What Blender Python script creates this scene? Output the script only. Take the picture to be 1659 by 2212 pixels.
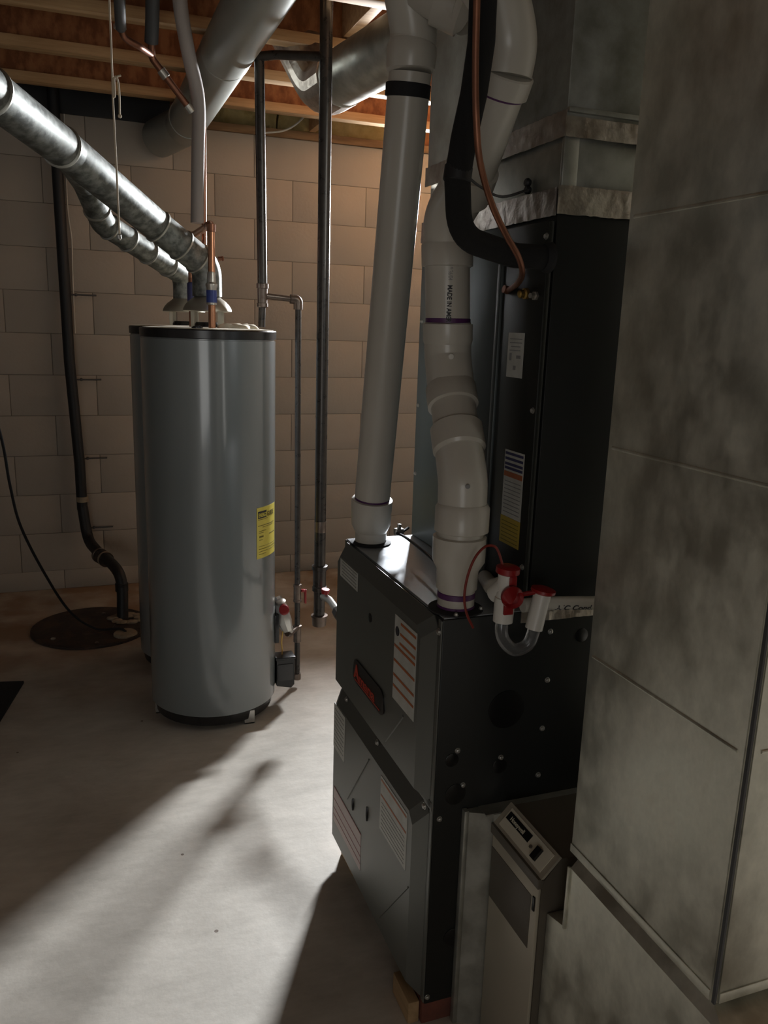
import bpy, bmesh, math, random
from mathutils import Vector, Matrix
random.seed(7)
sc = bpy.context.scene
for o in list(bpy.data.objects): bpy.data.objects.remove(o)

# ------------------------------------------------------------------ camera
cam_d = bpy.data.cameras.new('camera'); cam = bpy.data.objects.new('camera', cam_d)
sc.collection.objects.link(cam); sc.camera = cam
cam_d.sensor_fit = 'VERTICAL'; cam_d.sensor_height = 24.0; cam_d.lens = 24.0 * 1770.8 / 2212.0
cam_d.clip_start = 0.05
cam.matrix_world = Matrix([[0.9385, 0.047359, -0.342015, 0], [-0.343859, 0.217935, -0.913381, 0], [0.03128, 0.974814, 0.220817, 1.4061], [0, 0, 0, 1]])
sc.view_settings.view_transform = 'Standard'; sc.view_settings.look = 'None'
sc.view_settings.exposure = 0.0; sc.view_settings.gamma = 1.0
sc.view_settings.use_curve_mapping = False

# ------------------------------------------------------------------ light
w = bpy.data.worlds.new('world'); sc.world = w; w.use_nodes = True
w.node_tree.nodes['Background'].inputs[0].default_value = (0.75, 0.85, 1.0, 1)
w.node_tree.nodes['Background'].inputs[1].default_value = 0.6

def area(name, loc, aim, sx, sy, power, col, spread=180):
    l = bpy.data.lights.new(name, 'AREA'); l.shape = 'RECTANGLE'; l.size = sx; l.size_y = sy
    l.energy = power; l.color = col; l.spread = math.radians(spread)
    o = bpy.data.objects.new(name, l); sc.collection.objects.link(o); o.location = loc
    d = Vector(aim) - Vector(loc); o.rotation_euler = d.to_track_quat('-Z', 'Z').to_euler()
    return o
# daylight through the small window high in the back wall (right, behind the ducts)
area('daylight_back', (2.25, 4.80, 2.03), (-0.4, 0.9, 0.0), 0.46, 0.38, 540, (0.93, 0.96, 1.0), 150)
# added fill lamps behind and left of the camera, in made-up windows
area('fill_front', (-1.3, -2.70, 0.95), (-1.1, -1.70, 1.0), 1.5, 1.3, 12, (1.0, 0.96, 0.88))
area('fill_left', (-3.24, 2.35, 2.0), (-2.24, 2.35, 1.85), 0.9, 0.42, 0.35, (0.85, 0.93, 1.0))

# ------------------------------------------------------------------ materials
M = {}
def mat(name, col, rough=0.6, metal=0.0, col2=None, nscale=8.0, ncontrast=(0.35, 0.65), bump=0.0,
        bscale=None, spec=None, coat=0.0, stretch=(1, 1, 1), alpha=None, trans=0.0, detail=6.0, rvar=0.0):
    m = bpy.data.materials.new(name); m.use_nodes = True
    nt = m.node_tree; b = nt.nodes['Principled BSDF']
    b.inputs['Base Color'].default_value = (*col, 1); b.inputs['Roughness'].default_value = rough
    b.inputs['Metallic'].default_value = metal
    if spec is not None: b.inputs['Specular IOR Level'].default_value = spec
    if coat: b.inputs['Coat Weight'].default_value = coat; b.inputs['Coat Roughness'].default_value = 0.12
    if trans: b.inputs['Transmission Weight'].default_value = trans
    if alpha is not None: b.inputs['Alpha'].default_value = alpha
    if col2 or bump or rvar:
        tc = nt.nodes.new('ShaderNodeTexCoord'); mp = nt.nodes.new('ShaderNodeMapping')
        mp.inputs['Scale'].default_value = stretch
        nt.links.new(tc.outputs['Object'], mp.inputs['Vector'])
        n = nt.nodes.new('ShaderNodeTexNoise'); n.inputs['Scale'].default_value = nscale
        n.inputs['Detail'].default_value = detail; n.inputs['Roughness'].default_value = 0.6
        nt.links.new(mp.outputs[0], n.inputs['Vector'])
        if col2:
            r = nt.nodes.new('ShaderNodeValToRGB')
            r.color_ramp.elements[0].position, r.color_ramp.elements[1].position = ncontrast
            r.color_ramp.elements[0].color = (*col, 1); r.color_ramp.elements[1].color = (*col2, 1)
            nt.links.new(n.outputs['Fac'], r.inputs[0]); nt.links.new(r.outputs[0], b.inputs['Base Color'])
        if rvar:
            mr = nt.nodes.new('ShaderNodeMapRange'); mr.inputs['To Min'].default_value = rough - rvar
            mr.inputs['To Max'].default_value = rough + rvar; mr.inputs['From Min'].default_value = 0.3; mr.inputs['From Max'].default_value = 0.7
            nt.links.new(n.outputs['Fac'], mr.inputs['Value']); nt.links.new(mr.outputs[0], b.inputs['Roughness'])
        if bump:
            n2 = nt.nodes.new('ShaderNodeTexNoise'); n2.inputs['Scale'].default_value = bscale or nscale * 3
            n2.inputs['Detail'].default_value = 4
            nt.links.new(mp.outputs[0], n2.inputs['Vector'])
            bp = nt.nodes.new('ShaderNodeBump'); bp.inputs['Strength'].default_value = bump; bp.inputs['Distance'].default_value = 0.004
            nt.links.new(n2.outputs['Fac'], bp.inputs['Height']); nt.links.new(bp.outputs[0], b.inputs['Normal'])
    M[name] = m
    return m

mat('block_paint', (0.335, 0.295, 0.25), 0.85, col2=(0.35, 0.31, 0.265), nscale=3, bump=0.25, bscale=60)
mat('mortar', (0.17, 0.145, 0.12), 0.95, bump=0.3, bscale=80)
mat('lumber', (0.36, 0.21, 0.095), 0.75, col2=(0.52, 0.34, 0.17), nscale=5, stretch=(0.6, 9, 9), bump=0.15, bscale=30)
mat('lumber_dark', (0.16, 0.085, 0.035), 0.8, col2=(0.26, 0.15, 0.07), nscale=5, stretch=(1, 8, 8))
mat('osb', (0.17, 0.06, 0.02), 0.85, col2=(0.32, 0.14, 0.055), nscale=22, ncontrast=(0.4, 0.6), stretch=(1, 1, 0.5), bump=0.2)
mat('insulation', (0.30, 0.22, 0.08), 0.95, col2=(0.42, 0.33, 0.15), nscale=14, bump=0.8, bscale=35)
mat('black_plastic', (0.006, 0.006, 0.007), 0.55)
mat('black_rubber', (0.010, 0.010, 0.011), 0.8, bump=0.2, bscale=120)
mat('black_foam', (0.007, 0.007, 0.007), 0.95, bump=0.3, bscale=90)
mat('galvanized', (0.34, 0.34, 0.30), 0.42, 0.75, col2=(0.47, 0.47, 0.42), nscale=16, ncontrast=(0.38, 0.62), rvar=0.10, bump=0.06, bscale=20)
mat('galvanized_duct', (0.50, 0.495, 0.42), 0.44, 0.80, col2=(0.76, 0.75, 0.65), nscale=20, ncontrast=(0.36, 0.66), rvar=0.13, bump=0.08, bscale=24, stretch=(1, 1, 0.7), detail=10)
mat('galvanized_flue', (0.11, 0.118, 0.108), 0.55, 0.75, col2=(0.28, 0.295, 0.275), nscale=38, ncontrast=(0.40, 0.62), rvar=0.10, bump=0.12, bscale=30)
mat('duct_paint', (0.30, 0.31, 0.28), 0.42, 0.55, col2=(0.34, 0.35, 0.32), nscale=4)
mat('foil', (0.52, 0.48, 0.43), 0.33, 0.85, col2=(0.30, 0.25, 0.21), nscale=16, bump=0.6, bscale=35)
mat('tank_grey', (0.175, 0.195, 0.20), 0.28, 0.0, coat=1.0)
mat('tank_black', (0.015, 0.015, 0.016), 0.25)
mat('foam_white', (0.62, 0.57, 0.46), 0.85, col2=(0.48, 0.40, 0.27), nscale=12, bump=0.6, bscale=40)
mat('hood_metal', (0.36, 0.34, 0.28), 0.40, 0.7)
mat('copper', (0.30, 0.13, 0.075), 0.40, 0.75, col2=(0.21, 0.09, 0.055), nscale=15)
mat('copper_bright', (0.46, 0.22, 0.125), 0.30, 0.85)
mat('solder', (0.5, 0.47, 0.42), 0.35, 0.8)
mat('pipe_wrap', (0.30, 0.26, 0.24), 0.6)
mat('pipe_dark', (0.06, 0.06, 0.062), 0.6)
mat('black_iron', (0.045, 0.04, 0.037), 0.30, 0.5, col2=(0.062, 0.054, 0.048), nscale=40, rvar=0.05)
mat('iron_fitting', (0.20, 0.16, 0.135), 0.36, 0.8, col2=(0.12, 0.09, 0.075), nscale=25)
mat('pvc', (0.50, 0.47, 0.41), 0.33, coat=0.15, col2=(0.53, 0.50, 0.44), nscale=4)
mat('pvc_white', (0.66, 0.64, 0.59), 0.33)
mat('primer', (0.085, 0.02, 0.10), 0.4)
mat('cabinet_dark', (0.013, 0.014, 0.013), 0.42, 0.2)
mat('cabinet_top', (0.34, 0.36, 0.38), 0.36, 0.6, rvar=0.05, nscale=30)
mat('cabinet_front', (0.125, 0.128, 0.115), 0.38, 0.35)
mat('coil_front', (0.018, 0.019, 0.016), 0.40, 0.3)
mat('coil_lit', (0.09, 0.105, 0.105), 0.38, 0.4)  # window light on the far half of the coil cabinet, put into the colour
mat('plenum_dark', (0.22, 0.215, 0.185), 0.45, 0.6, col2=(0.36, 0.36, 0.33), nscale=14, rvar=0.08)
mat('red_plastic', (0.26, 0.008, 0.010), 0.35)
mat('red_wire', (0.20, 0.018, 0.010), 0.45)
mat('vinyl', (0.75, 0.78, 0.80), 0.12, trans=0.9, alpha=0.55)
mat('label_white', (0.52, 0.52, 0.48), 0.5, col2=(0.42, 0.42, 0.38), nscale=30)
mat('label_pink', (0.52, 0.42, 0.40), 0.5)
mat('label_yellow', (0.68, 0.58, 0.10), 0.45, col2=(0.62, 0.52, 0.09), nscale=40)
mat('label_amber', (0.42, 0.30, 0.02), 0.5)
mat('ink', (0.02, 0.02, 0.025), 0.6)
mat('ink_grey', (0.22, 0.22, 0.22), 0.6)
mat('ink_navy', (0.03, 0.03, 0.10), 0.6)
mat('ink_olive', (0.16, 0.13, 0.02), 0.6)
mat('stripe_orange', (0.36, 0.10, 0.025), 0.5)
mat('stripe_pink', (0.34, 0.12, 0.12), 0.5)
mat('logo_red', (0.42, 0.035, 0.015), 0.4)
mat('logo_black', (0.006, 0.006, 0.006), 0.3)
mat('blue_label', (0.035, 0.06, 0.26), 0.4)
mat('screw_metal', (0.45, 0.44, 0.41), 0.35, 0.8)
mat('beige_steel', (0.42, 0.38, 0.30), 0.40, 0.2)
mat('beige_panel', (0.66, 0.62, 0.50), 0.45)
mat('brown_steel', (0.10, 0.085, 0.065), 0.5)
mat('brick_red', (0.16, 0.05, 0.03), 0.9, col2=(0.10, 0.035, 0.025), nscale=20, bump=0.4)
mat('wood_block', (0.42, 0.27, 0.14), 0.8, col2=(0.30, 0.19, 0.09), nscale=6, stretch=(8, 1, 8))
mat('lid_brown', (0.030, 0.022, 0.018), 0.85, col2=(0.085, 0.05, 0.032), nscale=14, ncontrast=(0.45, 0.75), bump=0.5)
mat('old_cement', (0.24, 0.19, 0.13), 0.95, col2=(0.34, 0.28, 0.2), nscale=25, bump=0.6)
mat('string', (0.55, 0.47, 0.35), 0.9)
mat('brass', (0.50, 0.33, 0.10), 0.35, 0.9)
mat('aluminium', (0.55, 0.55, 0.53), 0.32, 0.85)
mat('cable_white', (0.5, 0.48, 0.43), 0.6)
mat('window_white', (0.6, 0.6, 0.58), 0.5)
mat('plain_wall', (0.34, 0.30, 0.25), 0.9)
mat('glass', (0.9, 0.95, 0.95), 0.02, trans=1.0, alpha=0.15)

# floor concrete: trowel clouds, rust stain near the sump pit, specks
def floor_material():
    m = bpy.data.materials.new('concrete_floor'); m.use_nodes = True; nt = m.node_tree; b = nt.nodes['Principled BSDF']
    N = nt.nodes.new; L = nt.links.new
    tc = N('ShaderNodeTexCoord')
    n1 = N('ShaderNodeTexNoise'); n1.inputs['Scale'].default_value = 2.6; n1.inputs['Detail'].default_value = 8; n1.inputs['Distortion'].default_value = 0.8
    L(tc.outputs['Object'], n1.inputs['Vector'])
    r1 = N('ShaderNodeValToRGB'); e = r1.color_ramp.elements
    e[0].position = 0.34; e[0].color = (0.41, 0.375, 0.32, 1); e[1].position = 0.62; e[1].color = (0.64, 0.595, 0.52, 1)
    nf = N('ShaderNodeTexNoise'); nf.inputs['Scale'].default_value = 14; nf.inputs['Detail'].default_value = 10; nf.inputs['Roughness'].default_value = 0.7
    mpf = N('ShaderNodeMapping'); mpf.inputs['Rotation'].default_value = (0, 0, 0.6); mpf.inputs['Scale'].default_value = (0.6, 1.6, 1)
    L(tc.outputs['Object'], mpf.inputs['Vector']); L(mpf.outputs[0], nf.inputs['Vector'])
    mxn = N('ShaderNodeMix'); mxn.inputs['Factor'].default_value = 0.42; L(n1.outputs['Fac'], mxn.inputs['A']); L(nf.outputs['Fac'], mxn.inputs['B'])
    L(mxn.outputs['Result'], r1.inputs[0])
    # rust and dirt near the pit and the back wall
    sx = N('ShaderNodeSeparateXYZ'); L(tc.outputs['Object'], sx.inputs[0])
    mr = N('ShaderNodeMapRange'); mr.inputs['From Min'].default_value = 2.5; mr.inputs['From Max'].default_value = 3.9
    L(sx.outputs['Y'], mr.inputs['Value'])
    n2 = N('ShaderNodeTexNoise'); n2.inputs['Scale'].default_value = 3.5; n2.inputs['Detail'].default_value = 6
    L(tc.outputs['Object'], n2.inputs['Vector'])
    ad = N('ShaderNodeMath'); ad.operation = 'MULTIPLY'; L(mr.outputs[0], ad.inputs[0])
    r2 = N('ShaderNodeMapRange'); r2.inputs['From Min'].default_value = 0.25; r2.inputs['From Max'].default_value = 0.6
    L(n2.outputs['Fac'], r2.inputs['Value']); L(r2.outputs[0], ad.inputs[1])
    mx = N('ShaderNodeMix'); mx.data_type = 'RGBA'; mx.inputs['B'].default_value = (0.25, 0.155, 0.09, 1)
    L(ad.outputs[0], mx.inputs['Factor']); L(r1.outputs[0], mx.inputs['A'])
    # small dark specks
    v = N('ShaderNodeTexVoronoi'); v.inputs['Scale'].default_value = 5.5; L(tc.outputs['Object'], v.inputs['Vector'])
    lt = N('ShaderNodeMath'); lt.operation = 'LESS_THAN'; lt.inputs[1].default_value = 0.028; L(v.outputs['Distance'], lt.inputs[0])
    mx2 = N('ShaderNodeMix'); mx2.data_type = 'RGBA'; mx2.inputs['B'].default_value = (0.16, 0.12, 0.09, 1)
    L(lt.outputs[0], mx2.inputs['Factor']); L(mx.outputs['Result'], mx2.inputs['A'])
    L(mx2.outputs['Result'], b.inputs['Base Color'])
    b.inputs['Roughness'].default_value = 0.62
    n3 = N('ShaderNodeTexNoise'); n3.inputs['Scale'].default_value = 45; n3.inputs['Detail'].default_value = 5
    L(tc.outputs['Object'], n3.inputs['Vector'])
    bp = N('ShaderNodeBump'); bp.inputs['Strength'].default_value = 0.18; bp.inputs['Distance'].default_value = 0.004
    L(n3.outputs['Fac'], bp.inputs['Height']); L(bp.outputs[0], b.inputs['Normal'])
    M['concrete'] = m
floor_material()

# ------------------------------------------------------------------ helpers
def link(o): sc.collection.objects.link(o); return o
def finish(bm, name, mname, angle=32):
    bmesh.ops.recalc_face_normals(bm, faces=bm.faces[:])
    a = math.radians(angle)
    for f in bm.faces: f.smooth = True
    for e in bm.edges:
        if len(e.link_faces) != 2 or e.calc_face_angle(0) > a: e.smooth = False
    me = bpy.data.meshes.new(name); bm.to_mesh(me); bm.free(); me.materials.append(M[mname]); return me
def place(o, parent):
    if parent is not None:
        o.parent = parent
        if parent.parent is None: o.location = -parent.location      # meshes are written in room coordinates
    return o
def obj(name, bm, mname, parent=None, label=None, angle=32):
    o = link(bpy.data.objects.new(name, finish(bm, name, mname, angle))); place(o, parent)
    if label: o['label'] = label
    return o
def thing(name, loc, label, cat, group=None):
    o = link(bpy.data.objects.new(name, None)); o.empty_display_size = 0.05; o.location = loc
    o['label'] = label; o['category'] = cat
    if group: o['group'] = group
    return o
def tag(o, label, cat, group=None):
    o['label'] = label; o['category'] = cat
    if group: o['group'] = group
    return o
def B(): return bmesh.new()
def box(bm, x0, x1, y0, y1, z0, z1, bev=0.0):
    r = bmesh.ops.create_cube(bm, size=1.0)
    vs = r['verts']
    for v in vs:
        v.co = Vector(((x0 + x1) / 2 + v.co.x * (x1 - x0), (y0 + y1) / 2 + v.co.y * (y1 - y0), (z0 + z1) / 2 + v.co.z * (z1 - z0)))
    if bev:
        es = list({e for v in vs for e in v.link_edges})
        bmesh.ops.bevel(bm, geom=es, offset=bev, segments=2, affect='EDGES', profile=0.5)
    return bm
def prism(bm, pts, axis, a, c):
    """polygon pts (2-D) extruded along axis from a to c; 2-D coords are the other two axes in order"""
    def mk(p, t):
        if axis == 'x': return (t, p[0], p[1])
        if axis == 'y': return (p[0], t, p[1])
        return (p[0], p[1], t)
    v0 = [bm.verts.new(mk(p, a)) for p in pts]; v1 = [bm.verts.new(mk(p, c)) for p in pts]
    n = len(pts)
    bm.faces.new(v0); bm.faces.new(v1[::-1])
    for i in range(n): bm.faces.new((v0[i], v0[(i + 1) % n], v1[(i + 1) % n], v1[i]))
    return bm
def tube(bm, pts, r, seg=20, caps=True):
    pts = [Vector(p) for p in pts]; n = len(pts)
    rs = r if isinstance(r, (list, tuple)) else [r] * n
    tan = []
    for i in range(n):
        t = Vector((0, 0, 0))
        j = i
        while j > 0 and (pts[i] - pts[j]).length < 1e-6: j -= 1
        if (pts[i] - pts[j]).length > 1e-6: t += (pts[i] - pts[j]).normalized()
        j = i
        while j < n - 1 and (pts[j] - pts[i]).length < 1e-6: j += 1
        if (pts[j] - pts[i]).length > 1e-6: t += (pts[j] - pts[i]).normalized()
        tan.append(t.normalized())
    ref = Vector((0, 0, 1)) if abs(tan[0].z) < 0.9 else Vector((1, 0, 0))
    nrm = tan[0].cross(ref).normalized()
    rings = []
    for i in range(n):
        nrm = (nrm - tan[i] * nrm.dot(tan[i])).normalized(); bi = tan[i].cross(nrm)
        rings.append([bm.verts.new(pts[i] + (nrm * math.cos(2 * math.pi * k / seg) + bi * math.sin(2 * math.pi * k / seg)) * rs[i]) for k in range(seg)])
    for a, c in zip(rings, rings[1:]):
        for k in range(seg): bm.faces.new((a[k], a[(k + 1) % seg], c[(k + 1) % seg], c[k]))
    if caps:
        bm.faces.new(rings[0][::-1]); bm.faces.new(rings[-1])
    return bm
def fillet(pts, rad, n=8):
    pts = [Vector(p) for p in pts]; out = [pts[0]]
    rads = rad if isinstance(rad, (list, tuple)) else [rad] * (len(pts) - 2)
    for i in range(1, len(pts) - 1):
        a, p, c = pts[i - 1], pts[i], pts[i + 1]; u = (a - p).normalized(); v = (c - p).normalized()
        ang = u.angle(v)
        d = min(rads[i - 1] / max(math.tan(ang / 2), 1e-3), (a - p).length * 0.48, (c - p).length * 0.48)
        s, e = p + u * d, p + v * d
        for k in range(n + 1):
            t = k / n; out.append(s * (1 - t) ** 2 + p * 2 * t * (1 - t) + e * t * t)
    out.append(pts[-1]); return out
def smooth(pts, n=8):
    pts = [Vector(p) for p in pts]; P = [pts[0] * 2 - pts[1]] + pts + [pts[-1] * 2 - pts[-2]]; out = []
    for i in range(1, len(P) - 2):
        for k in range(n):
            t = k / n; a, b_, c, d = P[i - 1:i + 3]
            out.append(0.5 * ((2 * b_) + (c - a) * t + (2 * a - 5 * b_ + 4 * c - d) * t * t + (3 * b_ - a - 3 * c + d) * t ** 3))
    out.append(pts[-1]); return out
def lathe(bm, c, prof, seg=40, axis=(0, 0, 1)):
    """prof = (offset along axis, radius)"""
    ax = Vector(axis).normalized(); return tube(bm, [Vector(c) + ax * h for h, r in prof], [max(r, 1e-4) for h, r in prof], seg) if len({round(h, 6) for h, r in prof}) == len(prof) else _lathe(bm, c, prof, seg, ax)
def _lathe(bm, c, prof, seg, ax):
    ref = Vector((0, 0, 1)) if abs(ax.z) < 0.9 else Vector((1, 0, 0)); u = ax.cross(ref).normalized(); v = ax.cross(u)
    rings = [[bm.verts.new(Vector(c) + ax * h + (u * math.cos(2 * math.pi * k / seg) + v * math.sin(2 * math.pi * k / seg)) * max(r, 1e-4)) for k in range(seg)] for h, r in prof]
    for a, d in zip(rings, rings[1:]):
        for k in range(seg): bm.faces.new((a[k], a[(k + 1) % seg], d[(k + 1) % seg], d[k]))
    bm.faces.new(rings[0][::-1]); bm.faces.new(rings[-1]); return bm
def lerp(a, b, t): return Vector(a) * (1 - t) + Vector(b) * t
def along(a, b, d):
    a, b = Vector(a), Vector(b); return a + (b - a).normalized() * d
def wrinkle(bm, p, u, v, nu, nv, amp, thick, seed=0):
    """a crumpled strip of tape: corner p, edge vectors u, v, wrinkles along u x v"""
    rnd = random.Random(seed); p, u, v = Vector(p), Vector(u), Vector(v); nrm = u.cross(v).normalized()
    top = [[None] * (nv + 1) for _ in range(nu + 1)]; bot = [[None] * (nv + 1) for _ in range(nu + 1)]
    for i in range(nu + 1):
        for j in range(nv + 1):
            q = p + u * (i / nu) + v * ((j + (rnd.random() - 0.5) * (0.16 if j in (0, nv) else 0.1)) / nv)
            top[i][j] = bm.verts.new(q + nrm * (thick + amp * rnd.random())); bot[i][j] = bm.verts.new(q)
    for i in range(nu):
        for j in range(nv):
            bm.faces.new((top[i][j], top[i + 1][j], top[i + 1][j + 1], top[i][j + 1]))
            bm.faces.new((bot[i][j + 1], bot[i + 1][j + 1], bot[i + 1][j], bot[i][j]))
    for i in range(nu):
        bm.faces.new((bot[i][0], bot[i + 1][0], top[i + 1][0], top[i][0])); bm.faces.new((top[i][nv], top[i + 1][nv], bot[i + 1][nv], bot[i][nv]))
    for j in range(nv):
        bm.faces.new((top[0][j], top[0][j + 1], bot[0][j + 1], bot[0][j])); bm.faces.new((bot[nu][j], bot[nu][j + 1], top[nu][j + 1], top[nu][j]))
    return bm
def lettering(name, body, size, fn, mname, parent, bold=0.0, align='LEFT', label=None):
    """flat print: text turned into a mesh and laid on its surface by fn(u, v, h)"""
    cu = bpy.data.curves.new(name, 'FONT'); cu.body = body; cu.size = size; cu.extrude = 0.0004; cu.offset = bold; cu.align_x = align
    t = link(bpy.data.objects.new(name, cu)); bpy.context.view_layer.update()
    me = bpy.data.meshes.new_from_object(t.evaluated_get(bpy.context.evaluated_depsgraph_get()))
    bpy.data.objects.remove(t); bpy.data.curves.remove(cu)
    for v in me.vertices: v.co = fn(v.co.x, v.co.y, v.co.z)
    me.materials.clear(); me.materials.append(M[mname]); me.name = name
    o = link(bpy.data.objects.new(name, me)); place(o, parent)
    if label: o['label'] = label
    return o
def screws(pts, nrm, parent, r=0.0045, name='screw'):
    bm = B(); n = Vector(nrm)
    lathe(bm, (0, 0, 0), [(0, r * 1.3), (0.001, r * 1.3), (0.0011, r), (0.004, r * 0.9), (0.005, r * 0.5)], 10, n)
    me = finish(bm, name, 'screw_metal')
    for p in pts:
        o = link(bpy.data.objects.new(name, me)); o.parent = parent; o.location = Vector(p) - (parent.location if parent.parent is None else Vector((0, 0, 0)))

# ------------------------------------------------------------------ the room
YW = 4.458; ZW = 2.336
def struct(name, bm, mname, parent=None):
    o = obj(name, bm, mname, parent)
    if parent is None: o['kind'] = 'structure'
    return o
f = B(); box(f, -3.4, 3.4, -2.8, 4.66, -0.12, 0.0); struct('floor', f, 'concrete')
# back wall: core with the window opening, blocks laid on it
wb = B(); yc = YW + 0.0026
wx0, wx1, wz0, wz1 = 1.93, 2.56, 1.84, 2.235
box(wb, -3.4, wx0, yc, 4.86, 0, ZW); box(wb, wx1, 3.4, yc, 4.86, 0, ZW)
box(wb, wx0, wx1, yc, 4.86, 0, wz0); box(wb, wx0, wx1, yc, 4.86, wz1, ZW)
wall = struct('wall_back', wb, 'mortar')
bmk = B(); box(bmk, 0, 0.4030, 0, 0.045, 0, 0.2008, 0.0022); me_block = finish(bmk, 'block', 'block_paint')
for row in range(-1, 11):
    z = 0.101 + 0.2032 * row; xo = 1.101 if row % 2 else 1.101 + 0.2032
    for n in range(-6, 6):
        x = xo + 0.4064 * n + 0.0017; x1 = x + 0.403
        if x > 3.2: continue
        zz0, zz1 = max(z, 0.0), z + 0.2032
        if zz1 > wz0 and zz0 < wz1 and x1 > wx0 and x < wx1:
            # blocks cut around the window opening
            for a, c in ((x, min(x1, wx0)), (max(x, wx1), x1)):
                if c - a > 0.03 and zz1 > wz0 and zz0 < wz1:
                    o = link(bpy.data.objects.new('block', me_block)); o.parent = wall; o.location = (a, YW, z + 0.0012); o.scale = ((c - a) / 0.403, 1, 1)
            continue
        o = link(bpy.data.objects.new('block', me_block)); o.parent = wall
        dy = random.uniform(0, 0.0012)
        o.location = (x, YW + dy, max(z, 0) + 0.0012)
        if row < 0: o.scale = (1, 1, 0.5)
w2 = B(); box(w2, 3.25, 3.4, -2.8, 4.66, 0, 2.62); struct('wall_right', w2, 'plain_wall')
w3 = B(); ly0, ly1, lz0, lz1 = 1.88, 2.82, 1.78, 2.22
box(w3, -3.4, -3.25, -2.8, ly0, 0, 2.62); box(w3, -3.4, -3.25, ly1, 4.66, 0, 2.62); box(w3, -3.4, -3.25, ly0, ly1, 0, lz0); box(w3, -3.4, -3.25, ly0, ly1, lz1, 2.62)
struct('wall_left', w3, 'plain_wall')
w4 = B(); fx0, fx1, fz0, fz1 = -2.1, -0.5, 0.25, 1.65
box(w4, -3.4, fx0, -2.8, -2.66, 0, 2.62); box(w4, fx1, 3.4, -2.8, -2.66, 0, 2.62); box(w4, fx0, fx1, -2.8, -2.66, 0, fz0); box(w4, fx0, fx1, -2.8, -2.66, fz1, 2.62)
struct('wall_front', w4, 'plain_wall')
# windows: frames and panes
def window(name, x0, x1, y, z0, z1, axis):
    bm = B(); t = 0.03
    def bb(a0, a1, c0, c1):
        if axis == 'y': box(bm, a0, a1, y, y + 0.03, c0, c1)
        else: box(bm, y, y + 0.03, a0, a1, c0, c1)
    bb(x0, x0 + t, z0, z1); bb(x1 - t, x1, z0, z1); bb(x0 + t, x1 - t, z0, z0 + t); bb(x0 + t, x1 - t, z1 - t, z1); bb((x0 + x1) / 2 - t / 2, (x0 + x1) / 2 + t / 2, z0 + t, z1 - t)
    return struct(name, bm, 'window_white')
window('window_1', wx0, wx1, 4.815, wz0, wz1, 'y')
window('fill_window_front', fx0, fx1, -2.755, fz0, fz1, 'y')  # unseen window added to frame the front fill lamp
window('fill_window_left', ly0, ly1, -3.32, lz0, lz1, 'x')  # unseen window added around the left fill lamp

# ceiling: subfloor and I-joists that run along the back wall
c = B(); box(c, -3.4, 3.4, -2.8, 4.66, 2.616, 2.64); ceil = struct('ceiling', c, 'osb')
fl = B(); box(fl, -3.24, 3.24, -0.032, 0.032, 0, 0.038, 0.002); box(fl, -3.24, 3.24, -0.032, 0.032, 0.203, 0.241, 0.002); me_fl = finish(fl, 'flange', 'lumber')
wbm = B(); box(wbm, -3.24, 3.24, -0.005, 0.005, 0.038, 0.203); me_web = finish(wbm, 'joist', 'osb')
for k in range(13):
    y = 4.128 - 0.488 * k
    o = link(bpy.data.objects.new('joist', me_web)); o.parent = ceil; o.location = (0, y, 2.375)
    q = link(bpy.data.objects.new('flange', me_fl)); q.parent = o
t = B(); box(t, -3.3, 3.2, 4.440, 4.60, ZW, ZW + 0.038, 0.002); struct('trim_1', t, 'lumber_dark')          # sill plate
t = B(); box(t, -3.3, 3.2, 4.545, 4.585, ZW + 0.038, 2.616); struct('trim_2', t, 'osb')                     # rim board
t = B(); box(t, 0.955, 0.995, 2.50, 3.15, 2.42, 2.612, 0.002); struct('trim_3', t, 'lumber')                # header beside the duct
t = B(); box(t, 1.18, 1.215, 4.17, 4.44, 2.376, 2.52, 0.002); struct('trim_4', t, 'lumber')               # blocking by the sill

def batt(x0, x1, seed):
    bm = B(); wrinkle(bm, (x0, 4.535, 2.380), (x1 - x0, 0, 0), (0, -0.06, 0.22), 26, 8, 0.03, 0.02, seed); return bm
tag(obj('insulation_batt', batt(0.52, 1.02, 3), 'insulation', angle=60), 'yellow fibreglass batt stuffed above the wall between the two gas pipes', 'insulation', 'insulation along the rim')
tag(obj('insulation_batt', batt(1.03, 1.75, 4), 'insulation', angle=60), 'yellow fibreglass batt above the wall right of the thick gas pipe', 'insulation', 'insulation along the rim')
bm = B(); wrinkle(bm, (-1.4, 4.4385, 2.330), (1.88, 0, 0), (0, 0.0, 0.20), 34, 5, 0.006, 0.002, 5)  # black sheet stands in for the shaded gap at the rim
tag(obj('rim_shade_sheet', bm, 'black_plastic', angle=60), 'black sheet standing in for the shade above the block wall at left', 'sheet')

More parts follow.
